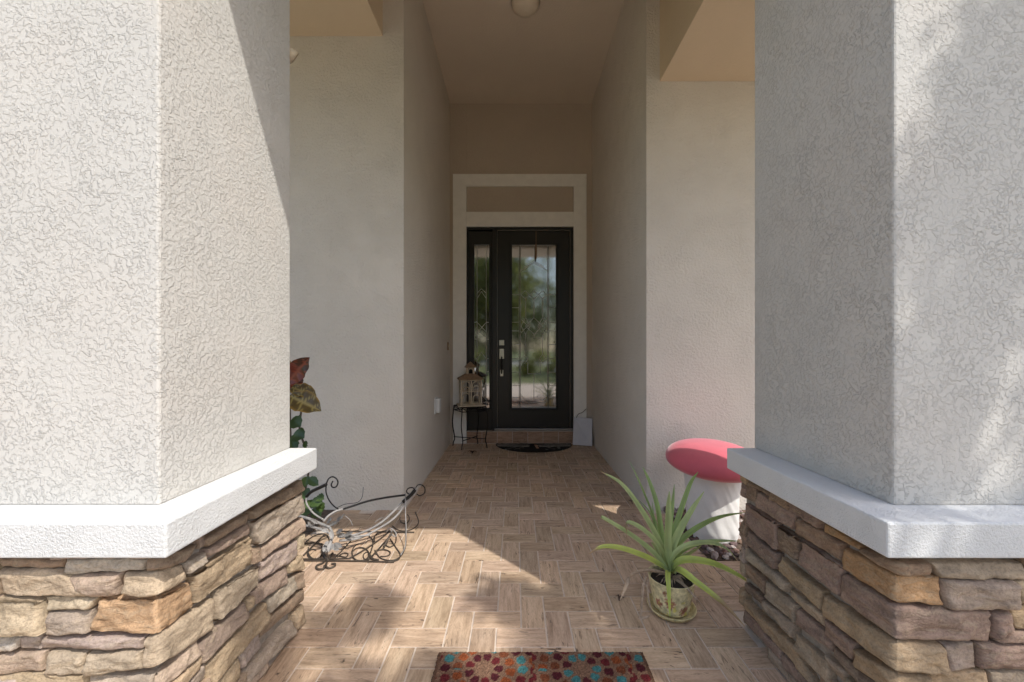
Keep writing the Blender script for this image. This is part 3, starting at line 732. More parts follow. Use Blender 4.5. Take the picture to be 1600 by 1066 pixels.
# lamp peeping out behind the pillar
lp = thing('spotlight', 'small cream spotlight on the back of the sunlit pillar', 'light', (-.99, 1.63, 2.36))
MB().obox((-1.005, 1.636, 2.37), .09, .03, .10, 0).build('mount', M['cream'], lp, bevel=.006)
MB().tube([(-1.0, 1.65, 2.42), (-.975, 1.67, 2.415), (-.957, 1.685, 2.40)], [.018, .026, .03, .032], 14).build('head', M['cream'], lp, smooth=True)

# board leaning by the door
bd = thing('white_board', 'white rectangular board leaning on the door surround', 'board', (.80, 4.62, 0))
bq = [P(894.5, 691, 4.58), P(925, 694, 4.50), P(928.2, 653, 4.60), P(897.5, 650.5, 4.66)]
bq = [Vector((.685, 4.63, .004)), Vector((.905, 4.57, .004)), Vector((.925, 4.66, .312)), Vector((.705, 4.70 - .02, .325))]
nb_ = (bq[1] - bq[0]).cross(bq[3] - bq[0]).normalized() * -.022
mb = MB(); mb.add([*bq, *[v + (-nb_ if nb_.y < 0 else nb_) * -.9 for v in bq]], [(0, 1, 2, 3), (7, 6, 5, 4), (0, 4, 5, 1), (1, 5, 6, 2), (2, 6, 7, 3), (3, 7, 4, 0)])
mb.build('panel', M['board_white'], bd, recalc=True, bevel=.004)
MB().tube([bq[3] + Vector((.03, -.02, -.01)), bq[3] + Vector((.035, -.03, .02)), bq[3] + Vector((.06, -.02, .045)), bq[3] + Vector((.10, .0, .055)), bq[3] + Vector((.15, .0, .10))], .003, 5, smooth=4).build('string', M['dark_dry_leaf'], bd)

# dry leaf near the stand
dl = MB(); c = G(738, 709)
for k in range(4):
    a = k * 1.4 + .3; d = Vector((math.cos(a), math.sin(a) * .8, 0))
    dl.strap([c + Vector((0, 0, .006)), c + d * .025 + Vector((0, 0, .025)), c + d * .055 + Vector((0, 0, .010 + .006 * k))], [.004, .016, .012, .002], fold=.5)
tag(dl.build('dry_leaf', M['dark_dry_leaf']), 'curled dry leaf on the tiles in front of the plant stand', 'leaf')
for (x, y, lb) in ((1008, 913, 'small dark leaf scrap on the tiles beside the plant pot'),):
    q = MB(); c = G(968, 936)
    for k in range(3):
        a = k * 2.2; d = Vector((math.cos(a), math.sin(a), 0))
        q.strap([c + Vector((0, 0, .003)), c + d * .008 + Vector((0, 0, .012)), c + d * .02 + Vector((0, 0, .004))], [.002, .006, .002], fold=.4)
    tag(q.build('leaf_scrap', M['dark_dry_leaf']), lb, 'leaf')

# half-round doormat
dm = MB(); cols = []
cx, cyb, rx, ry = (773 + 896) / 2, 4.672, .455, .385
cX = (834.5 - PX) * 4.55 / F; nx, ny = 120, 60
idx = {}
for j in range(ny + 1):
    for i in range(nx + 1):
        u = -1 + 2 * i / nx; v = j / ny
        wv = math.sqrt(max(0, 1 - u * u)); x = cX + u * rx; y = cyb - v * wv * ry - .0
        d = v * wv; rim = (1 - math.hypot(u, d)) if True else 0
        zz = .012 + .002 * noise.noise(Vector((x * 40, y * 40, 0)))
        if i in (0, nx) or j in (0, ny): zz = .002
        dm.v.append((x, y, zz))
        c = (.018, .017, .016)
        au = abs(u)
        if abs(d - (.30 - .16 * (1 - au) ** 0.8 * 0 + .10 * (1 - au))) < .05 and .12 < au < .95: c = (.36, .34, .30)
        if abs(d - (.12 + .14 * (1 - au))) < .045 and .1 < au < .97: c = (.28, .26, .23)
        if .42 < d < .8 and au > .25 and noise.noise(Vector((u * 9, d * 14, 1))) > .22: c = (.19, .19, .17)
        if abs(u - .03 - d * .08) < .035 and .18 < d < .62: c = (.50, .32, .22)
        if d < .1 and noise.noise(Vector((u * 14, d * 20, 4))) > .2: c = (.22, .18, .14)
        cols.append(c)
for j in range(ny):
    for i in range(nx):
        a = j * (nx + 1) + i; dm.f.append((a, a + nx + 1, a + nx + 2, a + 1))
dm.col = cols
tag(dm.build('doormat', M['doormat'], smooth=True), 'black half-round doormat with pale wing pattern at the front door', 'doormat')

# patterned rug
rg = MB(); cols = []
rx0, rx1, ry0, ry1 = -.287, .478, .985, 1.452
nx, ny = 190, 116
rr2 = random.Random(3)
def petal(px, py):
    best = None
    cx0 = -.1105; cy0 = 1.372
    pitch = .345
    i = round((px - cx0) / pitch); j = round((py - cy0) / pitch)
    cx_, cy_ = cx0 + i * pitch, cy0 + j * pitch
    dx, dy = px - cx_, py - cy_; r = math.hypot(dx, dy); a = math.atan2(dy, dx)
    base = (.19, .11, .07)
    def ring(r0, hw, n, cols_, ph=0):
        if abs(r - r0) > hw: return None
        k = (a / (2 * math.pi) * n + ph); f = k - math.floor(k + .5)
        arc = f * 2 * math.pi * r0 / n; half = math.pi * r0 / n * .80
        if (abs(arc) / half) ** 3 + (abs(r - r0) / hw) ** 3 < .85:
            return cols_[int(math.floor(k + .5)) % len(cols_)]
        return None
    red, dred, org, teal, brn = (.115, .018, .020), (.070, .014, .018), (.23, .062, .022), (.055, .17, .17), (.15, .048, .022)
    sets = [((dred, red, dred), (org, org, brn, teal, org), (teal, teal, dred, red)), ((teal, dred, teal), (dred, red, dred, brn), (brn, org, teal))]
    st_ = sets[(i + j) % 2]
    c = ring(.052, .0165, 9, st_[0]) or ring(.094, .0175, 14, st_[1], .3) or ring(.137, .0175, 20, st_[2], .1) or ring(.180, .0172, 26, (red, org, dred, brn, teal, red), .2) or (ring(.223, .017, 32, (dred, org, red), .2) if r > .2 else None)
    return c or base
for j in range(ny + 1):
    for i in range(nx + 1):
        x = rx0 + (rx1 - rx0) * i / nx; y = ry0 + (ry1 - ry0) * j / ny
        edge = i in (0, nx) or j in (0, ny)
        dx = noise.noise(Vector((x * 90, y * 90, 0))) * .0025; dy = noise.noise(Vector((x * 90, y * 90, 7))) * .0025
        e2 = (rr2.uniform(-.003, .003) if edge else 0)
        rg.v.append((x + (e2 if i in (0, nx) else 0), y + (e2 if j in (0, ny) else 0), .002 if edge else .012 + rr2.uniform(0, .0035)))
        c = petal(x + dx, y + dy)
        if min(i, nx - i) < 4 or min(j, ny - j) < 1: c = (.12, .065, .04)
        v = rr2.uniform(.7, 1.2); cols.append(tuple(q * v for q in c))
for j in range(ny):
    for i in range(nx):
        a = j * (nx + 1) + i; rg.f.append((a, a + 1, a + nx + 2, a + nx + 1))
rg.col = cols
tag(rg.build('rug', M['rug']), 'rectangular rug with red, orange and teal petal rings on the tiles', 'rug')

# ------------------------------------------------------------------ plant stand with bird cage
ps = thing('plant_stand', 'black wrought iron plant stand beside the sidelight', 'stand', (-.53, 4.55, 0))
cor = [Vector((-.60, 4.41, 0)), Vector((-.335, 4.49, 0)), Vector((-.455, 4.675, 0)), Vector((-.725, 4.60, 0))]
ctr = sum(cor, Vector()) / 4; TOPZ = .478
for c in cor:
    o_ = (c - ctr).normalized()
    MB().tube([c + o_ * .012, c + o_ * .004 + Vector((0, 0, .05)), c - o_ * .01 + Vector((0, 0, .10)), c + o_ * .018 + Vector((0, 0, .26)), c + o_ * .008 + Vector((0, 0, .40)), c + Vector((0, 0, TOPZ - .005))], .0065, 6, smooth=5).build('leg', M['iron_black'], ps, smooth=True)
for k in range(4):
    a, b_ = cor[k], cor[(k + 1) % 4]
    rim = MB()
    rim.tube([a + Vector((0, 0, TOPZ)), b_ + Vector((0, 0, TOPZ))], .007, 6); rim.tube([a + Vector((0, 0, TOPZ - .05)), b_ + Vector((0, 0, TOPZ - .05))], .005, 6)
    mid = (a + b_) / 2; dd = (b_ - a) * .5
    rim.tube([a + Vector((0, 0, TOPZ - .008)), a + dd * .5 + Vector((0, 0, TOPZ - .045)), mid + Vector((0, 0, TOPZ - .01)), mid + dd * .5 + Vector((0, 0, TOPZ - .045)), b_ + Vector((0, 0, TOPZ - .008))], .004, 5, smooth=4)
    rim.build('apron', M['iron_black'], ps, smooth=True)
MB().tube([cor[0] + Vector((0, 0, .10)), cor[2] + Vector((0, 0, .10))], .005, 6).build('cross_brace', M['iron_black'], ps)
MB().tube([cor[1] + Vector((0, 0, .107)), cor[3] + Vector((0, 0, .107))], .005, 6).build('cross_brace', M['iron_black'], ps)
mb = MB(); mb.add([c * .985 + ctr * .015 + Vector((0, 0, TOPZ - .002)) for c in cor] + [c * .985 + ctr * .015 + Vector((0, 0, TOPZ - .008)) for c in cor], [(0, 1, 2, 3), (7, 6, 5, 4), (0, 4, 5, 1), (1, 5, 6, 2), (2, 6, 7, 3), (3, 7, 4, 0)])
mb.build('top', M['iron_black'], ps, recalc=True)

bc = thing('bird_cage', 'cream house-shaped bird cage with arched windows on the plant stand', 'bird cage', (ctr.x, ctr.y, TOPZ))
ang = math.atan2(cor[1].y - cor[0].y, cor[1].x - cor[0].x) - .05
ca, sa = math.cos(ang), math.sin(ang); BX, BYc = ctr.x + .005, ctr.y - .005; BZ = TOPZ + .008
def L3(x, y, z): return Vector((BX + ca * x - sa * y, BYc + sa * x + ca * y, BZ + z))
bw, bd_ = .115, .085; bh = .305
def lbox(mb, x0, x1, y0, y1, z0, z1):
    v = [L3(x, y, z) for z in (z0, z1) for y in (y0, y1) for x in (x0, x1)]
    mb.add(v, [(0, 2, 3, 1), (4, 5, 7, 6), (0, 1, 5, 4), (2, 6, 7, 3), (0, 4, 6, 2), (1, 3, 7, 5)])
mb = MB(); lbox(mb, -.15, .15, -.115, .115, 0, .016); mb.build('base', M['cream'], bc, bevel=.003)
fr = MB()
for sx in (-1, 1):
    for sy in (-1, 1): lbox(fr, sx * bw - .007, sx * bw + .007, sy * bd_ - .007, sy * bd_ + .007, .0162, bh)
for z in (.022, .165, bh - .012):
    for sy in (-1, 1): lbox(fr, -bw + .0072, bw - .0072, sy * bd_ - .005, sy * bd_ + .005, z, z + .010)
    for sx in (-1, 1): lbox(fr, sx * bw - .005, sx * bw + .005, -bd_ + .0072, bd_ - .0072, z, z + .010)
for sy in (-1, 1): lbox(fr, -.007, .007, sy * bd_ - .0065, sy * bd_ + .0065, .0325, bh - .0125)
fr.build('frame', M['cream'], bc, bevel=.0015)
def arch(cx_, z0, hw, zt, y, on_side=None):
    pts_ = [(cx_ - hw, z0)] + [(cx_ - hw * math.cos(math.pi * k / 8), zt - hw + hw * math.sin(math.pi * k / 8)) for k in range(9)] + [(cx_ + hw, z0)]
    q = [L3(a, y, b_) if on_side is None else L3(on_side, a, b_) for a, b_ in pts_]
    return MB().tube(q, .0058, 6)
for cx_ in (-.057, .057):
    arch(cx_, .19, .042, .285, -bd_ - .004).build('window_arch', M['cream'], bc, smooth=True)
    arch(cx_, .033, .040 if cx_ < 0 else .036, .15 if cx_ < 0 else .13, -bd_ - .004).build('window_arch', M['cream'], bc, smooth=True)
arch(.057, .175, .036, .235, -bd_ - .004).build('window_arch', M['cream'], bc, smooth=True)
arch(-.057, .175, .036, .225, -bd_ - .004).build('window_arch', M['cream'], bc, smooth=True)
wr = MB()
for k in range(1, 14):
    x = -bw + 2 * bw * k / 14
    for sy in (-1, 1): wr.tube([L3(x, sy * bd_, .02), L3(x, sy * bd_, bh)], .0011, 4)
for k in range(1, 10):
    y = -bd_ + 2 * bd_ * k / 10
    for sx in (-1, 1): wr.tube([L3(sx * bw, y, .02), L3(sx * bw, y, bh)], .0011, 4)
wr.build('wire_bars', M['metal_grey'], bc)
def hip(z0, hx_, hy, z1, tx, ty, m_, nm):
    mb = MB(); v = [L3(-hx_, -hy, z0), L3(hx_, -hy, z0), L3(hx_, hy, z0), L3(-hx_, hy, z0), L3(-tx, -ty, z1), L3(tx, -ty, z1), L3(tx, ty, z1), L3(-tx, ty, z1)]
    v += [L3(-hx_, -hy, z0 - .008), L3(hx_, -hy, z0 - .008), L3(hx_, hy, z0 - .008), L3(-hx_, hy, z0 - .008)]
    mb.add(v, [(0, 1, 5, 4), (1, 2, 6, 5), (2, 3, 7, 6), (3, 0, 4, 7), (4, 5, 6, 7), (8, 11, 10, 9), (0, 8, 9, 1), (1, 9, 10, 2), (2, 10, 11, 3), (3, 11, 8, 0)])
    return mb.build(nm, m_, bc, recalc=True)
hip(bh + .01, .145, .115, bh + .065, .055, .045, M['wood_tan'], 'roof')
cu = MB()
for sx in (-1, 1):
    for sy in (-1, 1): lbox(cu, sx * .038 - .006, sx * .038 + .006, sy * .033 - .006, sy * .033 + .006, bh + .06, bh + .135)
lbox(cu, -.044, .044, -.039, .039, bh + .128, bh + .138)
cu.build('cupola', M['cream'], bc)
arch(0, bh + .066, .028, bh + .125, -.035).build('window_arch', M['cream'], bc, smooth=True)
hip(bh + .146, .062, .056, bh + .205, .004, .004, M['wood_tan'], 'cupola_roof')

# ------------------------------------------------------------------ mushroom seat
mc = Vector((1.215, 2.40, 0))
mush = thing('mushroom_seat', 'mushroom-shaped seat with red cushion cap and white fabric stem', 'seat', mc)
sm = MB(); n_ = 120; prof = [(.140 + .008 * min(1, z_ / .05) + .012 * (z_ / .42) ** 3, z_) for z_ in [k * .42 / 40 for k in range(41)]]
for r, z in prof:
    for k in range(n_):
        a = 2 * math.pi * k / n_
        tw = a + z * 3.0; w_ = 1 + .045 * noise.noise(Vector((math.cos(a) * 1.8, math.sin(a) * 1.8, z * 3))) + .05 * (abs(noise.noise(Vector((math.cos(tw) * 4.5, math.sin(tw) * 4.5, z * 5)))) - .15) + .012 * noise.noise(Vector((math.cos(tw) * 12, math.sin(tw) * 12, z * 9)))
        sm.v.append((mc.x + r * w_ * math.cos(a), mc.y + r * w_ * math.sin(a), .005 + z))
for i in range(len(prof) - 1):
    for k in range(n_):
        k2 = (k + 1) % n_; sm.f.append((i * n_ + k, i * n_ + k2, (i + 1) * n_ + k2, (i + 1) * n_ + k))
sm.build('stem', M['cloth_white'], mush, smooth=True)
cp = MB(); prof = []
for k in range(25):
    a = -math.pi / 2 + math.pi * k / 24
    ca_, sa_ = math.cos(a), math.sin(a)
    prof.append((.270 * math.copysign(abs(ca_) ** .75, ca_) if ca_ > 1e-6 else .0005, .106 * math.copysign(abs(sa_) ** .95, sa_) * (1.0 if sa_ > 0 else .75)))
for r, z in prof:
    for k in range(64):
        a = 2 * math.pi * k / 64
        p = Vector((r * math.cos(a), r * math.sin(a), z)); p = Matrix.Rotation(.02, 3, 'Y') @ Matrix.Rotation(.06, 3, 'X') @ p
        cp.v.append(tuple(mc + Vector((0, 0, .455)) + p))
for i in range(len(prof) - 1):
    for k in range(64):
        k2 = (k + 1) % 64; cp.f.append((i * 64 + k, i * 64 + k2, (i + 1) * 64 + k2, (i + 1) * 64 + k))
cp.build('cap', M['cloth_red'], mush, smooth=True)

# ------------------------------------------------------------------ potted plant
pc = Vector((.682, 1.70, 0))
pl = thing('potted_plant', 'spiky green plant with long arching leaves in a yellow flowered pot', 'plant', pc)
po = MB(); cols = []
prof = [(.001, .012), (.064, .012), (.070, .016), (.075, .03), (.083, .07), (.091, .115), (.096, .148), (.0985, .152), (.0955, .154), (.090, .148), (.086, .12)]
n_ = 96
flow = [(-2.05, .085, .020), (-2.02, .063, .017), (-1.93, .077, .015), (-1.30, .045, .019), (-1.17, .052, .015), (-1.42, .036, .013), (-2.25, .118, .011), (-.6, .07, .02), (-2.6, .06, .02)]
fine = []
for i in range(len(prof) - 1):
    for k in range(6): fine.append((prof[i][0] + (prof[i + 1][0] - prof[i][0]) * k / 6, prof[i][1] + (prof[i + 1][1] - prof[i][1]) * k / 6))
fine.append(prof[-1])
for r, z in fine:
    for k in range(n_):
        a = 2 * math.pi * k / n_; po.v.append((pc.x + r * math.cos(a), pc.y + r * math.sin(a), z))
        c = (.72, .63, .37)
        aa = (a + math.pi) % (2 * math.pi) - math.pi
        for fa, fz, fr_ in flow:
            dx = (aa - fa) * .085; dz = z - fz; d = math.hypot(dx, dz); ph = math.atan2(dz, dx)
            if d < fr_ * (.75 + .3 * math.cos(5 * ph)): c = (.42, .17, .12) if d > fr_ * .3 else (.50, .36, .12)
        if c[0] == .72 and noise.noise(Vector((aa * 4, z * 28, 2))) > .34 and z < .09: c = (.62, .55, .16)
        v = 1 + .1 * noise.noise(Vector((aa * 2, z * 20, 9))); cols.append(tuple(q * v for q in c))
for i in range(len(fine) - 1):
    for k in range(n_):
        k2 = (k + 1) % n_; po.f.append((i * n_ + k, i * n_ + k2, (i + 1) * n_ + k2, (i + 1) * n_ + k))
po.col = cols; po.build('pot', M['pot'], pl, smooth=True)
sa_m = MB().lathe([(.001, .002), (.078, .002), (.090, .008), (.100, .022), (.1015, .026), (.098, .026), (.088, .013), (.076, .008), (.001, .008)], pc, 64)
sa_m.col = [(.66, .56, .30)] * len(sa_m.v); sa_m.build('saucer', M['pot'], pl, smooth=True)
so = MB(); 
for i in range(9):
    for k in range(28):
        a = 2 * math.pi * k / 28; r = .088 * i / 8
        so.v.append((pc.x + r * math.cos(a), pc.y + r * math.sin(a), .128 + .010 * noise.noise(Vector((r * 40 * math.cos(a), r * 40 * math.sin(a), 1)))))
for i in range(8):
    for k in range(28):
        k2 = (k + 1) % 28; so.f.append((i * 28 + k, i * 28 + k2, (i + 1) * 28 + k2, (i + 1) * 28 + k))
so.build('soil', M['soil'], pl, smooth=True)
def z7(x, y): return (920 + x / 4.1, 720 + y / 4.1)
crown = Vector((pc.x, pc.y, .165))
def leaf(pxs, w, ytip, dry=0.0, hue=0, allocated=None, fold=.45, wprof=None, base=None):
    n = len(pxs); pts_ = [base or (crown + Vector((R.uniform(-.01, .01), R.uniform(-.01, .01), 0)))]
    for i, (x, y) in enumerate(pxs):
        f = (i + 1) / n; a, b_ = z7(x, y); pts_.append(P(a, b_, pc.y + (ytip - pc.y) * f ** .9))
    mb = MB(); w *= 1.22; wp = wprof or [w * .75, w * .95, w * 1.05, w, w * .9, w * .75, w * .5, w * .1]
    dirv = (pts_[-1] - pts_[0]); hz = Vector((dirv.x, dirv.y, 0)); sd_ = Vector((-hz.y, hz.x, 0))
    tocam = (Vector((0, 0, H)) - crown).normalized()
    sd2 = dirv.cross(tocam).normalized()
    sd_ = (sd_.normalized() * .5 + (sd2 if sd2.dot(sd_) > 0 else -sd2) * .8)
    mb.strap(pts_, wp, side=sd_, fold=fold, smooth=6)
    m = len(mb.v) // 5; cs = []
    g1 = Vector((.29, .40, .13)) if hue == 0 else (Vector((.42, .50, .21)) if hue == 1 else Vector((.50, .58, .13)))
    g0 = Vector((.30, .36, .16)); dryc = Vector((.40, .27, .14))
    for i in range(m):
        t = i / (m - 1)
        for k in range(5):
            c = g0.lerp(g1, min(1, t * 2.5 + .25))
            if k in (0, 4): c = c * 1.15
            if k == 2: c = c * .86
            if dry and t > 1 - dry: c = c.lerp(dryc, min(1, (t - 1 + dry) / (dry * .35)))
            cs.append(tuple(c))
    mb.col = cs
    return mb.build('leaf', M['leaf_strap'], pl, smooth=True)
leaf([(450, 520), (330, 310), (210, 150), (75, 68)], .0105, 1.80, .07, 1)
leaf([(480, 560), (440, 300), (390, 140), (345, 40)], .0095, 1.95, 0, 0)
leaf([(520, 480), (535, 300), (548, 150)], .008, 1.86, 0, 0)
leaf([(505, 560), (508, 400), (510, 280), (516, 195)], .0125, 1.72, 0, 1)
leaf([(545, 480), (590, 320), (650, 150), (700, 72)], .010, 1.88, 0, 0)
leaf([(540, 560), (600, 420), (665, 310), (738, 198)], .0125, 1.76, 0, 1)
leaf([(560, 560), (640, 470), (760, 395), (870, 355), (1002, 332)], .0100, 1.80, 0, 0)
leaf([(570, 600), (660, 545), (760, 522), (860, 515), (965, 515)], .0095, 1.88, 0, 0)
leaf([(540, 620), (620, 548), (760, 525), (880, 565), (985, 685)], .0095, 1.66, .12, 1)
leaf([(570, 655), (650, 636), (800, 662), (960, 738), (1050, 805)], .0125, 1.62, .14, 2)
leaf([(580, 700), (680, 772), (850, 905), (1000, 1062)], .0105, 1.45, .36, 2)
leaf([(507, 720), (512, 820), (520, 1000)], .0085, 1.57, 0, 2)
leaf([(440, 660), (350, 612), (200, 560), (85, 552), (0, 598)], .0105, 1.66, .17, 2)
leaf([(440, 620), (370, 552), (250, 462), (85, 362), (125, 400)], .0095, 1.74, .09, 1)
leaf([(470, 590), (400, 490), (310, 418), (245, 402), (243, 510)], .0095, 1.70, .22, 1)
leaf([(480, 600), (445, 470), (415, 360), (330, 150), (260, 0)], .0055, 2.0, 0, 0)
leaf([(475, 610), (430, 440), (390, 330), (320, 250)], .0045, 1.95, 0, 0)
leaf([(520, 600), (450, 480), (420, 380), (405, 260)], .005, 1.9, 0, 0)
leaf([(560, 640), (640, 600), (720, 545)], .009, 1.84, 0, 1)
leaf([(470, 640), (430, 560), (400, 520)], .009, 1.86, 0, 1)
def dleaf(pts_, w, name='dead_leaf'):
    mb = MB(); mb.strap(pts_, [w * .7, w, w * .9, w, w * .6, w * .2], fold=.5, smooth=6, side=Vector((.6, .2, .5)))
    return mb.build(name, M['dry_leaf'], pl, smooth=True)
zz = lambda x, y, Y: P(*z7(x, y), Y)
dleaf([crown - Vector((0, 0, .01)), zz(380, 705, 1.64), zz(270, 740, 1.60), zz(225, 830, 1.58), zz(200, 890, 1.57)], .008)
dleaf([zz(372, 745, 1.63), zz(345, 820, 1.60), zz(332, 960, 1.585), zz(325, 1005, 1.58), zz(380, 1000, 1.575), zz(395, 990, 1.57)], .006)
dleaf([crown - Vector((0, 0, .02)), zz(600, 790, 1.64), zz(650, 840, 1.59), zz(690, 895, 1.57)], .006)
dleaf([zz(372, 770, 1.66), zz(385, 900, 1.615), zz(410, 975, 1.60)], .004)
for k in range(14):
    a = R.uniform(0, 6.28); r = R.uniform(.03, .07)
    dleaf([crown - Vector((0, 0, .02)), crown + Vector((math.cos(a) * r * .6, math.sin(a) * r * .6, -.012)), crown + Vector((math.cos(a) * r, math.sin(a) * r, -.03))], .004)

# ------------------------------------------------------------------ croton and vine behind the sunlit pillar
def broad(mb, base, tip, w, nrm, droop=.0, n=10):
    base, tip = Vector(base), Vector(tip); ax = (tip - base); sd_ = ax.cross(Vector(nrm)).normalized(); nn = sd_.cross(ax).normalized()
    if nn.dot(Vector(nrm)) < 0: nn = -nn
    cs = []; n0 = len(mb.v); K = 8
    for i in range(n + 1):
        t = i / n; ww = w * (math.sin(math.pi * min(1, t * .96 + .04)) ** .75) * (1 - .18 * t)
        for k in range(K + 1):
            q = -1 + 2 * k / K
            mb.v.append(tuple(base + ax * t + sd_ * ww * q + nn * (abs(q) * ww * .3 - droop * t * t + .006 * math.sin(t * 22) * abs(q))))
            cs.append((t, q))
    for i in range(n):
        for k in range(K): mb.f.append((n0 + i * (K + 1) + k, n0 + i * (K + 1) + k + 1, n0 + (i + 1) * (K + 1) + k + 1, n0 + (i + 1) * (K + 1) + k))
    return cs
cr = thing('croton_plant', 'croton plant with red and veined yellow leaves behind the sunlit pillar', 'plant', (-1.42, 2.45, 0))
def z3(x, y): return (440 + x / 3.81, 540 + y / 3.81)
def cleaf(b_, t_, Yb, Yt, w, kind_, nrm=(0.1, -.9, .4)):
    mb = MB(); n = 22
    cs = broad(mb, P(*z3(*b_), Yb), P(*z3(*t_), Yt), w, nrm, n=n); col = []
    for t, q in cs:
        vein = abs(q) < .08 or (abs(math.sin((t - abs(q) * .16) * 30)) < .30)
        if kind_ == 'red':
            c = (.20, .045, .03) if t < .55 else (.085, .04, .025)
            if vein: c = (.30, .07, .035)
        elif kind_ == 'yellow':
            c = (.13, .09, .028)
            if vein: c = (.42, .33, .10)
            if abs(q) > .9: c = (.38, .24, .05)
        else:
            c = (.06, .10, .025)
            if vein: c = (.12, .15, .04)
        col.append(c)
    mb.col = col; mb.build('leaf', M['leaf_croton'], cr, smooth=True)
cleaf((40, 215), (168, 70), 2.22, 2.16, .062, 'red', (.25, -.9, .2))
cleaf((50, 300), (237, 392), 2.22, 2.10, .072, 'yellow', (.15, -.8, .55))
cleaf((60, 250), (208, 300), 2.28, 2.18, .050, 'yellow', (.0, -.7, .6))
cleaf((20, 260), (-110, 150), 2.3, 2.2, .06, 'red'); cleaf((20, 280), (-90, 400), 2.3, 2.2, .06, 'yellow'); cleaf((30, 240), (20, 60), 2.3, 2.35, .05, 'yellow')
cleaf((30, 300), (-20, 470), 2.25, 2.12, .05, 'green'); cleaf((40, 270), (120, 190), 2.3, 2.42, .05, 'red'); cleaf((40, 200), (-40, 80), 2.3, 2.42, .05, 'green')
MB().tube([(-1.42, 2.45, 0), (-1.40, 2.42, .4), (-1.36, 2.34, .8), P(*z3(45, 260), 2.27)], [.012, .011, .010, .008], 7, smooth=4).build('stem', M['bark'], cr, smooth=True)
vn = thing('vine_plant', 'leafy green vine climbing behind the sunlit pillar, under the croton', 'plant', (-1.32, 2.5, 0))
MB().tube([(-1.32, 2.5, 0), (-1.33, 2.46, .2), (-1.27, 2.4, .45), (-1.33, 2.4, .65), (-1.3, 2.4, .85)], .006, 6, smooth=4).build('stem', M['bark'], vn, smooth=True)
for (x, y, dx, dy, w_, Y) in [(60, 440, 50, 40, .05, 2.35), (70, 530, 60, 20, .055, 2.32), (60, 570, 10, 60, .045, 2.36), (140, 570, 6, 40, .018, 2.3), (150, 780, -10, 60, .035, 2.35), (165, 790, 50, 40, .03, 2.33),
                              (150, 850, -12, 60, .04, 2.36), (180, 930, 60, 10, .04, 2.33), (170, 920, -10, 50, .045, 2.35), (215, 900, 35, 15, .028, 2.34), (190, 970, 40, 50, .035, 2.4), (225, 940, 20, 45, .03, 2.33), (150, 960, -30, 60, .04, 2.35),
                              (30, 600, -50, 30, .05, 2.38), (20, 480, -60, -10, .05, 2.4), (120, 820, -40, 40, .04, 2.4), (110, 900, -50, 40, .05, 2.4), (160, 720, 20, -50, .03, 2.38), (100, 700, -40, -40, .04, 2.4)]:
    mb = MB(); broad(mb, P(*z3(x, y), Y + .02), P(*z3(x + dx * 1.1, y + dy * 1.1), Y - .03), w_, (R.uniform(-.3, .3), -.7, .6), n=8)
    mb.build('leaf', M['leaf_vine'], vn, smooth=True)

# ------------------------------------------------------------------ wrought iron scrolls on the floor
ir = thing('iron_scrollwork', 'tangled wrought iron scrollwork with white leaves lying on the tiles', 'ironwork', (-.85, 2.25, 0))
def z2(x, y): return (470 + x / 6.66, 740 + y / 6.66)
def fl_(pts_, r, m_, name='scroll', z=None):     # lying on the floor
    q = [G(*z2(x, y), (z if z is not None else r + .001)) for x, y in pts_]
    return MB().tube(q, r, 6, smooth=5).build(name, M[m_], ir, smooth=True)
def up_(pts_, r, m_, name='bar'):                # (x, y, Y)
    q = [P(*z2(x, y), Y) for x, y, Y in pts_]
    return MB().tube(q, r, 7, smooth=5).build(name, M[m_], ir, smooth=True)
def circ(cx, cy, rx_, ry_, a0, a1, n=14, grow=0):
    return [(cx + (rx_ + grow * k / n) * math.cos(math.radians(a0 + (a1 - a0) * k / n)), cy + (ry_ + grow * .5 * k / n) * math.sin(math.radians(a0 + (a1 - a0) * k / n))) for k in range(n + 1)]
fl_([(-60, 905), (300, 908), (600, 912), (970, 922)], .0045, 'iron_brown', 'base_bar')
fl_([(-60, 888), (300, 890), (520, 882)], .0035, 'iron_brown', 'base_bar')
fl_([(420, 600), (700, 604), (1180, 612)], .0045, 'iron_brown', 'base_bar')
fl_(circ(150, 800, 75, 90, -60, 200), .0035, 'iron_brown'); fl_(circ(130, 840, 60, 50, 60, 300), .0035, 'iron_brown')
fl_([(0, 770), (90, 680), (190, 630), (270, 640), (300, 700)], .0035, 'iron_brown'); fl_([(30, 850), (120, 760), (220, 660), (260, 640)], .005, 'iron_brown')
fl_([(0, 740), (120, 720), (230, 735)], .003, 'iron_brown'); fl_([(30, 600), (120, 600), (210, 590)], .003, 'iron_brown')
fl_(circ(620, 840, 88, 68, -150, 150), .0038, 'iron_brown'); fl_([(540, 870), (535, 800), (580, 740), (650, 730)], .0035, 'iron_brown')
fl_([(510, 880), (620, 820), (760, 730), (880, 640), (920, 600)], .0045, 'iron_brown'); fl_([(360, 870), (430, 800), (520, 700)], .0035, 'iron_brown')
fl_([(770, 720), (765, 660), (800, 620), (860, 600), (930, 590)], .0038, 'iron_brown'); fl_(circ(855, 828, 75, 36, 160, 470), .0035, 'iron_brown')
fl_([(710, 650), (745, 690), (750, 740), (720, 840), (700, 890)], .0035, 'iron_brown'); fl_([(700, 900), (760, 840), (850, 740), (940, 640)], .005, 'iron_brown')
fl_([(770, 800), (830, 880), (940, 905), (1030, 870), (1080, 790), (1095, 700), (1090, 500)], .0035, 'iron_brown')
fl_([(930, 680), (990, 770), (1035, 840), (1020, 890), (970, 915)], .0035, 'iron_brown'); fl_([(710, 840), (750, 890), (810, 900)], .006, 'iron_brown')
fl_([(870, 740), (930, 765), (985, 720), (990, 650), (960, 600)], .0035, 'iron_brown')
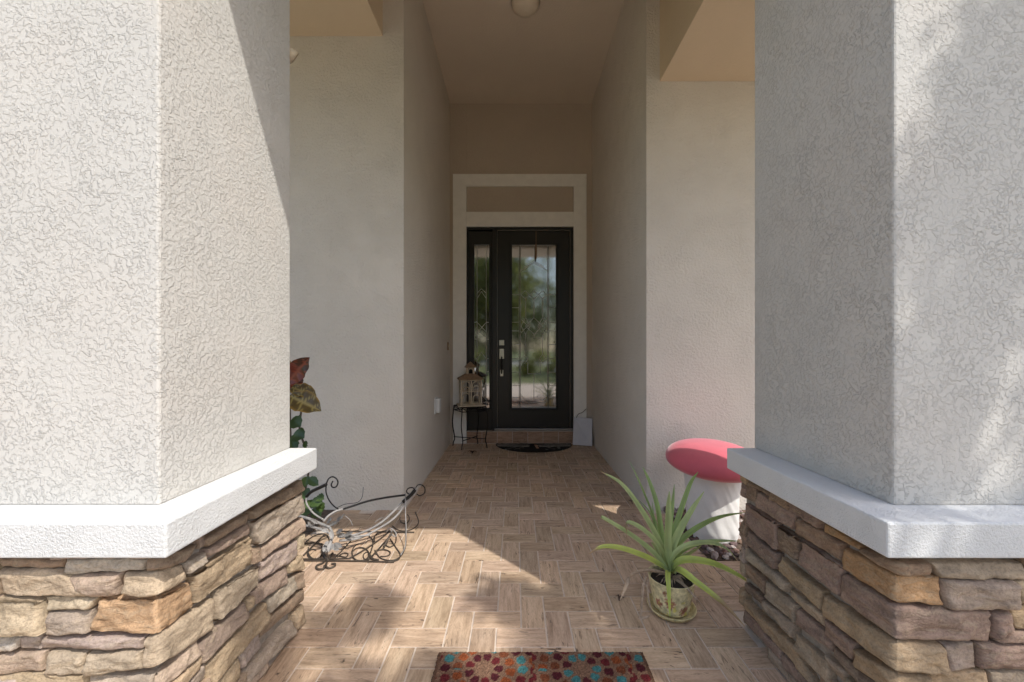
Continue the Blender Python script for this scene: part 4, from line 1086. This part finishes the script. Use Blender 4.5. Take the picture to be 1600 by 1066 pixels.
fl_([(380, 870), (440, 830), (490, 835), (470, 870), (400, 860)], .0035, 'iron_brown'); fl_(circ(690, 860, 40, 40, 90, 320), .003, 'iron_brown')
fl_([(270, 880), (230, 930), (165, 960), (175, 995), (235, 990), (245, 960)], .0055, 'iron_brown'); fl_([(280, 890), (262, 960), (290, 985), (350, 965), (355, 940), (320, 940)], .0055, 'iron_brown')
fl_([(220, 800), (250, 860), (280, 900)], .008, 'iron_brown'); fl_([(330, 830), (300, 870), (280, 910)], .007, 'iron_brown')
fl_(circ(1080, 470, 50, 50, -60, 200), .003, 'iron_brown'); fl_([(950, 545), (1020, 590), (1110, 595), (1190, 560), (1225, 500), (1190, 400)], .0032, 'iron_brown')
# raised arms
up_([(60, 240, 2.25), (110, 190, 2.24), (180, 155, 2.22), (265, 115, 2.2)], .0095, 'iron_black', 'arm')
up_([(265, 115, 2.2), (262, 190, 2.2), (290, 270, 2.22), (340, 335, 2.24), (400, 378, 2.26)], .0036, 'iron_black', 'scroll')
up_([(265, 105, 2.2), (290, 55, 2.2), (330, 34, 2.2), (372, 55, 2.2), (386, 95, 2.2), (370, 135, 2.2), (335, 145, 2.2), (317, 120, 2.2), (335, 78, 2.2)], .004, 'iron_black', 'scroll')
up_([(60, 240, 2.25), (55, 290, 2.24), (80, 350, 2.23), (140, 420, 2.22), (235, 480, 2.2)], .0050, 'iron_white', 'arm')
up_([(235, 500, 2.2), (290, 440, 2.22), (370, 390, 2.25), (440, 372, 2.27)], .0068, 'iron_white', 'arm')
up_([(440, 372, 2.27), (560, 332, 2.3), (700, 288, 2.33), (880, 252, 2.36), (1085, 224, 2.4)], .0062, 'iron_black', 'arm')
up_([(370, 360, 2.28), (460, 320, 2.3), (590, 300, 2.32), (640, 240, 2.34), (650, 140, 2.36)], .0018, 'iron_black', 'scroll')
up_([(1190, 170, 2.42), (1140, 230, 2.41), (1060, 300, 2.39)], .011, 'iron_black', 'arm')
up_(  [(1060, 300, 2.39), (960, 400, 2.36), (850, 500, 2.33), (720, 580, 2.3), (560, 640, 2.27), (400, 660, 2.22)], .0074, 'iron_white', 'arm')
up_([(1110, 270, 2.4), (1030, 400, 2.37), (940, 490, 2.34), (800, 580, 2.3), (640, 660, 2.25), (520, 690, 2.2), (400, 700, 2.17)], .0068, 'iron_white', 'arm')
up_([(720, 640, 2.26), (620, 650, 2.24), (540, 660, 2.22), (420, 640, 2.2)], .006, 'iron_white', 'arm')
up_([(1190, 160, 2.42), (1215, 122, 2.42), (1255, 118, 2.42), (1290, 150, 2.42), (1285, 205, 2.42), (1240, 230, 2.42), (1205, 215, 2.42)], .0036, 'iron_black', 'scroll')
up_([(1195, 190, 2.42), (1170, 150, 2.42), (1120, 155, 2.42), (1100, 190, 2.42), (1130, 220, 2.42)], .0034, 'iron_black', 'scroll')
up_([(1180, 140, 2.41), (1208, 170, 2.41), (1195, 215, 2.41), (1140, 240, 2.41), (1125, 200, 2.41)], .003, 'iron_white', 'tie')
up_([(1088, 210, 2.4), (1090, 400, 2.35), (1096, 600, 2.28), (1085, 760, 2.2), (1040, 850, 2.13)], .0030, 'iron_white', 'tie')
up_([(-30, 440, 2.25), (80, 470, 2.22), (200, 520, 2.2), (300, 560, 2.18)], .008, 'iron_white', 'arm'); up_([(-30, 530, 2.22), (90, 550, 2.2), (230, 590, 2.18), (330, 640, 2.16)], .007, 'iron_white', 'arm')
up_([(300, 560, 2.18), (330, 640, 2.15), (300, 740, 2.12), (260, 820, 2.10)], .008, 'iron_white', 'arm')
up_([(770, 510, 2.35), (820, 470, 2.36), (860, 460, 2.37)], .0022, 'iron_white', 'tie'); up_([(460, 440, 2.27), (510, 480, 2.27), (540, 540, 2.27)], .0018, 'iron_white', 'tie')
up_([(890, 610, 2.3), (930, 570, 2.28), (985, 610, 2.26), (990, 655, 2.25), (950, 640, 2.26), (945, 590, 2.27)], .0036, 'iron_white', 'tie')
up_([(860, 770, 2.2), (920, 660, 2.24), (950, 610, 2.26)], .006, 'iron_brown', 'arm')
def il(b_, t_, Y, w_):
    mb = MB(); broad(mb, P(*z2(*b_), Y), P(*z2(*t_), Y - .03), w_, (R.uniform(-.4, .4), -.7, .5), n=8); mb.build('metal_leaf', M['iron_white'], ir, smooth=True)
for b_, t_, Y, w_ in [((300, 730), (225, 790), 2.13, .016), ((320, 720), (290, 820), 2.12, .018), ((340, 730), (350, 800), 2.12, .015), ((350, 730), (430, 770), 2.13, .015), ((300, 720), (240, 740), 2.13, .013),
                      ((270, 520), (330, 455), 2.2, .013), ((300, 540), (380, 500), 2.2, .012), ((340, 540), (460, 420), 2.22, .011), ((370, 500), (420, 440), 2.22, .008), ((290, 600), (210, 590), 2.17, .012),
                      ((370, 620), (440, 580), 2.18, .013), ((380, 650), (460, 630), 2.18, .013), ((450, 650), (550, 610), 2.2, .013), ((460, 670), (560, 655), 2.2, .011), ((140, 540), (70, 500), 2.2, .014), ((180, 520), (100, 470), 2.2, .011),
                      ((310, 600), (330, 690), 2.15, .013), ((330, 760), (400, 800), 2.12, .013), ((260, 770), (240, 820), 2.11, .012)]: il(b_, t_, Y, w_)

# ------------------------------------------------------------------ trees and shrubs in front of the house
def tree(name, label, base, h, crown_c, crown_r, nleaf, lm, seed, leafsize=.07, clumps=60, trunk_r=.12, group=None, spread=.34):
    rng = random.Random(seed); root = thing(name, label, 'tree' if h > 2 else 'shrub', base, group)
    base = Vector(base); cc = Vector(crown_c); cr_ = Vector(crown_r)
    cl_ = []
    for _ in range(clumps):
        while True:
            p = Vector((rng.uniform(-1, 1), rng.uniform(-1, 1), rng.uniform(-1, 1)))
            if .25 < p.length < 1: break
        cl_.append((cc + Vector((p.x * cr_.x, p.y * cr_.y, p.z * cr_.z)), rng.uniform(.55, 1.1)))
    tk = MB(); top = cc + Vector((0, 0, cr_.z * .3))
    mid = base.lerp(top, .5) + Vector((rng.uniform(-.15, .15), rng.uniform(-.15, .15), 0))
    tk.tube([base - Vector((0, 0, .1)), base + Vector((0, 0, .3)), mid, top], [trunk_r * 1.3, trunk_r * 1.1, trunk_r, trunk_r * .8, trunk_r * .6, trunk_r * .3], 10, smooth=5)
    for c, s in cl_[:min(len(cl_), 26)]:
        st_ = base.lerp(top, rng.uniform(.45, .85)); st_ = mid.lerp(top, rng.uniform(0, .8)) if h > 2 else base.lerp(top, .4)
        tk.tube([st_, st_.lerp(c, .5) + Vector((0, 0, .12 * s)), c], [trunk_r * .35, trunk_r * .2, trunk_r * .06], 5, smooth=3)
    tk.build('trunk', M['bark'], root, smooth=True)
    cm = MB(); per = nleaf // clumps; rad = (cr_.x + cr_.y + cr_.z) / 3 * spread
    for c, s in cl_:
        for _ in range(per):
            d = Vector((rng.gauss(0, 1), rng.gauss(0, 1), rng.gauss(0, .8))) * rad * s * .5
            p = c + d; a = Vector((rng.gauss(0, 1), rng.gauss(0, 1), rng.gauss(0, .6))).normalized(); b_ = a.orthogonal().normalized()
            b_ = (Matrix.Rotation(rng.uniform(0, 6.28), 3, a) @ b_); L = leafsize * rng.uniform(.7, 1.3); W2 = L * .27
            n0 = len(cm.v); cm.v += [tuple(p), tuple(p + a * L * .5 + b_ * W2), tuple(p + a * L), tuple(p + a * L * .5 - b_ * W2)]; cm.f.append((n0, n0 + 1, n0 + 2, n0 + 3))
    cm.build('crown', lm, root)
    return root
# the tree that dapples the porch: stands toward the sun
t_ = 1.5
cc_ = Vector((1.5 + .97 * t_, -t_, 2.0 + 1.9 * t_))
tree('shade_tree', 'tall leafy tree in the front yard that dapples the porch', (cc_.x + .5, cc_.y - .5, -.05), 8, cc_, (1.4, .85, 1.35), 17000, M['leaf_tree'], 9, .07, 84, .10, spread=.12)
for i, (x, y, h, r, lm, sd_) in enumerate([(-4.6, -13, 7.5, 2.4, 'leaf_tree2', 11), (1.2, -31, 12, 4.0, 'leaf_tree', 12), (5.2, -12.5, 8, 2.4, 'leaf_tree2', 13), (-7.5, -32, 12, 4.2, 'leaf_tree', 14), (8.5, -31, 12, 4.2, 'leaf_tree', 15), (-3.0, -34, 13, 4.6, 'leaf_tree2', 16), (4.6, -35, 13, 4.6, 'leaf_tree2', 17), (-1.3, -10.5, 7.5, 2.2, 'leaf_tree2', 18), (-2.2, -30.5, 11, 3.8, 'leaf_tree', 19)]):
    tree('street_tree', ['small yard tree on the lawn opposite the sunlit pillar', 'dark tree across the road facing the door', 'small yard tree on the lawn near the driveway', 'broad dark tree across the road, farthest from the driveway', 'broad dark tree across the road facing the driveway', 'tall pale tree set back behind the dark trees', 'tall pale tree set back behind the driveway side trees', 'slender yard tree on the lawn straight out from the walkway', 'dark tree across the road behind the large yellow shrub'][i],
         (x, y, -.05), h, (x, y, h * (.62 if y > -20 else .47)), (r, r, h * (.34 if y > -20 else .44)), 7000, M[lm], sd_, .26, 70, .2, 'trees in front of the house')
for i, (x, y, r, lm, sd_) in enumerate([(-.9, -29.5, 1.2, 'leaf_yellow', 21), (1.6, -17.4, .75, 'leaf_yellow', 22), (2.9, -15.1, .6, 'leaf_tree2', 23), (-2.3, -16.3, .8, 'leaf_tree2', 24), (-1.9, -5.2, .45, 'leaf_yellow', 25), (1.7, -5.6, .45, 'leaf_tree2', 26), (.5, -7.5, .35, 'leaf_yellow', 27)]):
    tree('yard_shrub', ['large yellow shrub across the road', 'yellow shrub near the road verge', 'small green shrub on the far lawn', 'wide green shrub on the far lawn', 'yellow shrub at the walkway edge', 'green shrub at the walkway edge', 'low yellow shrub in the middle of the lawn'][i],
         (x, y, -.05), 1, (x, y, r * .8), (r, r, r * .8), 1500, M[lm], sd_, .10, 24, .03, 'shrubs in front of the house')
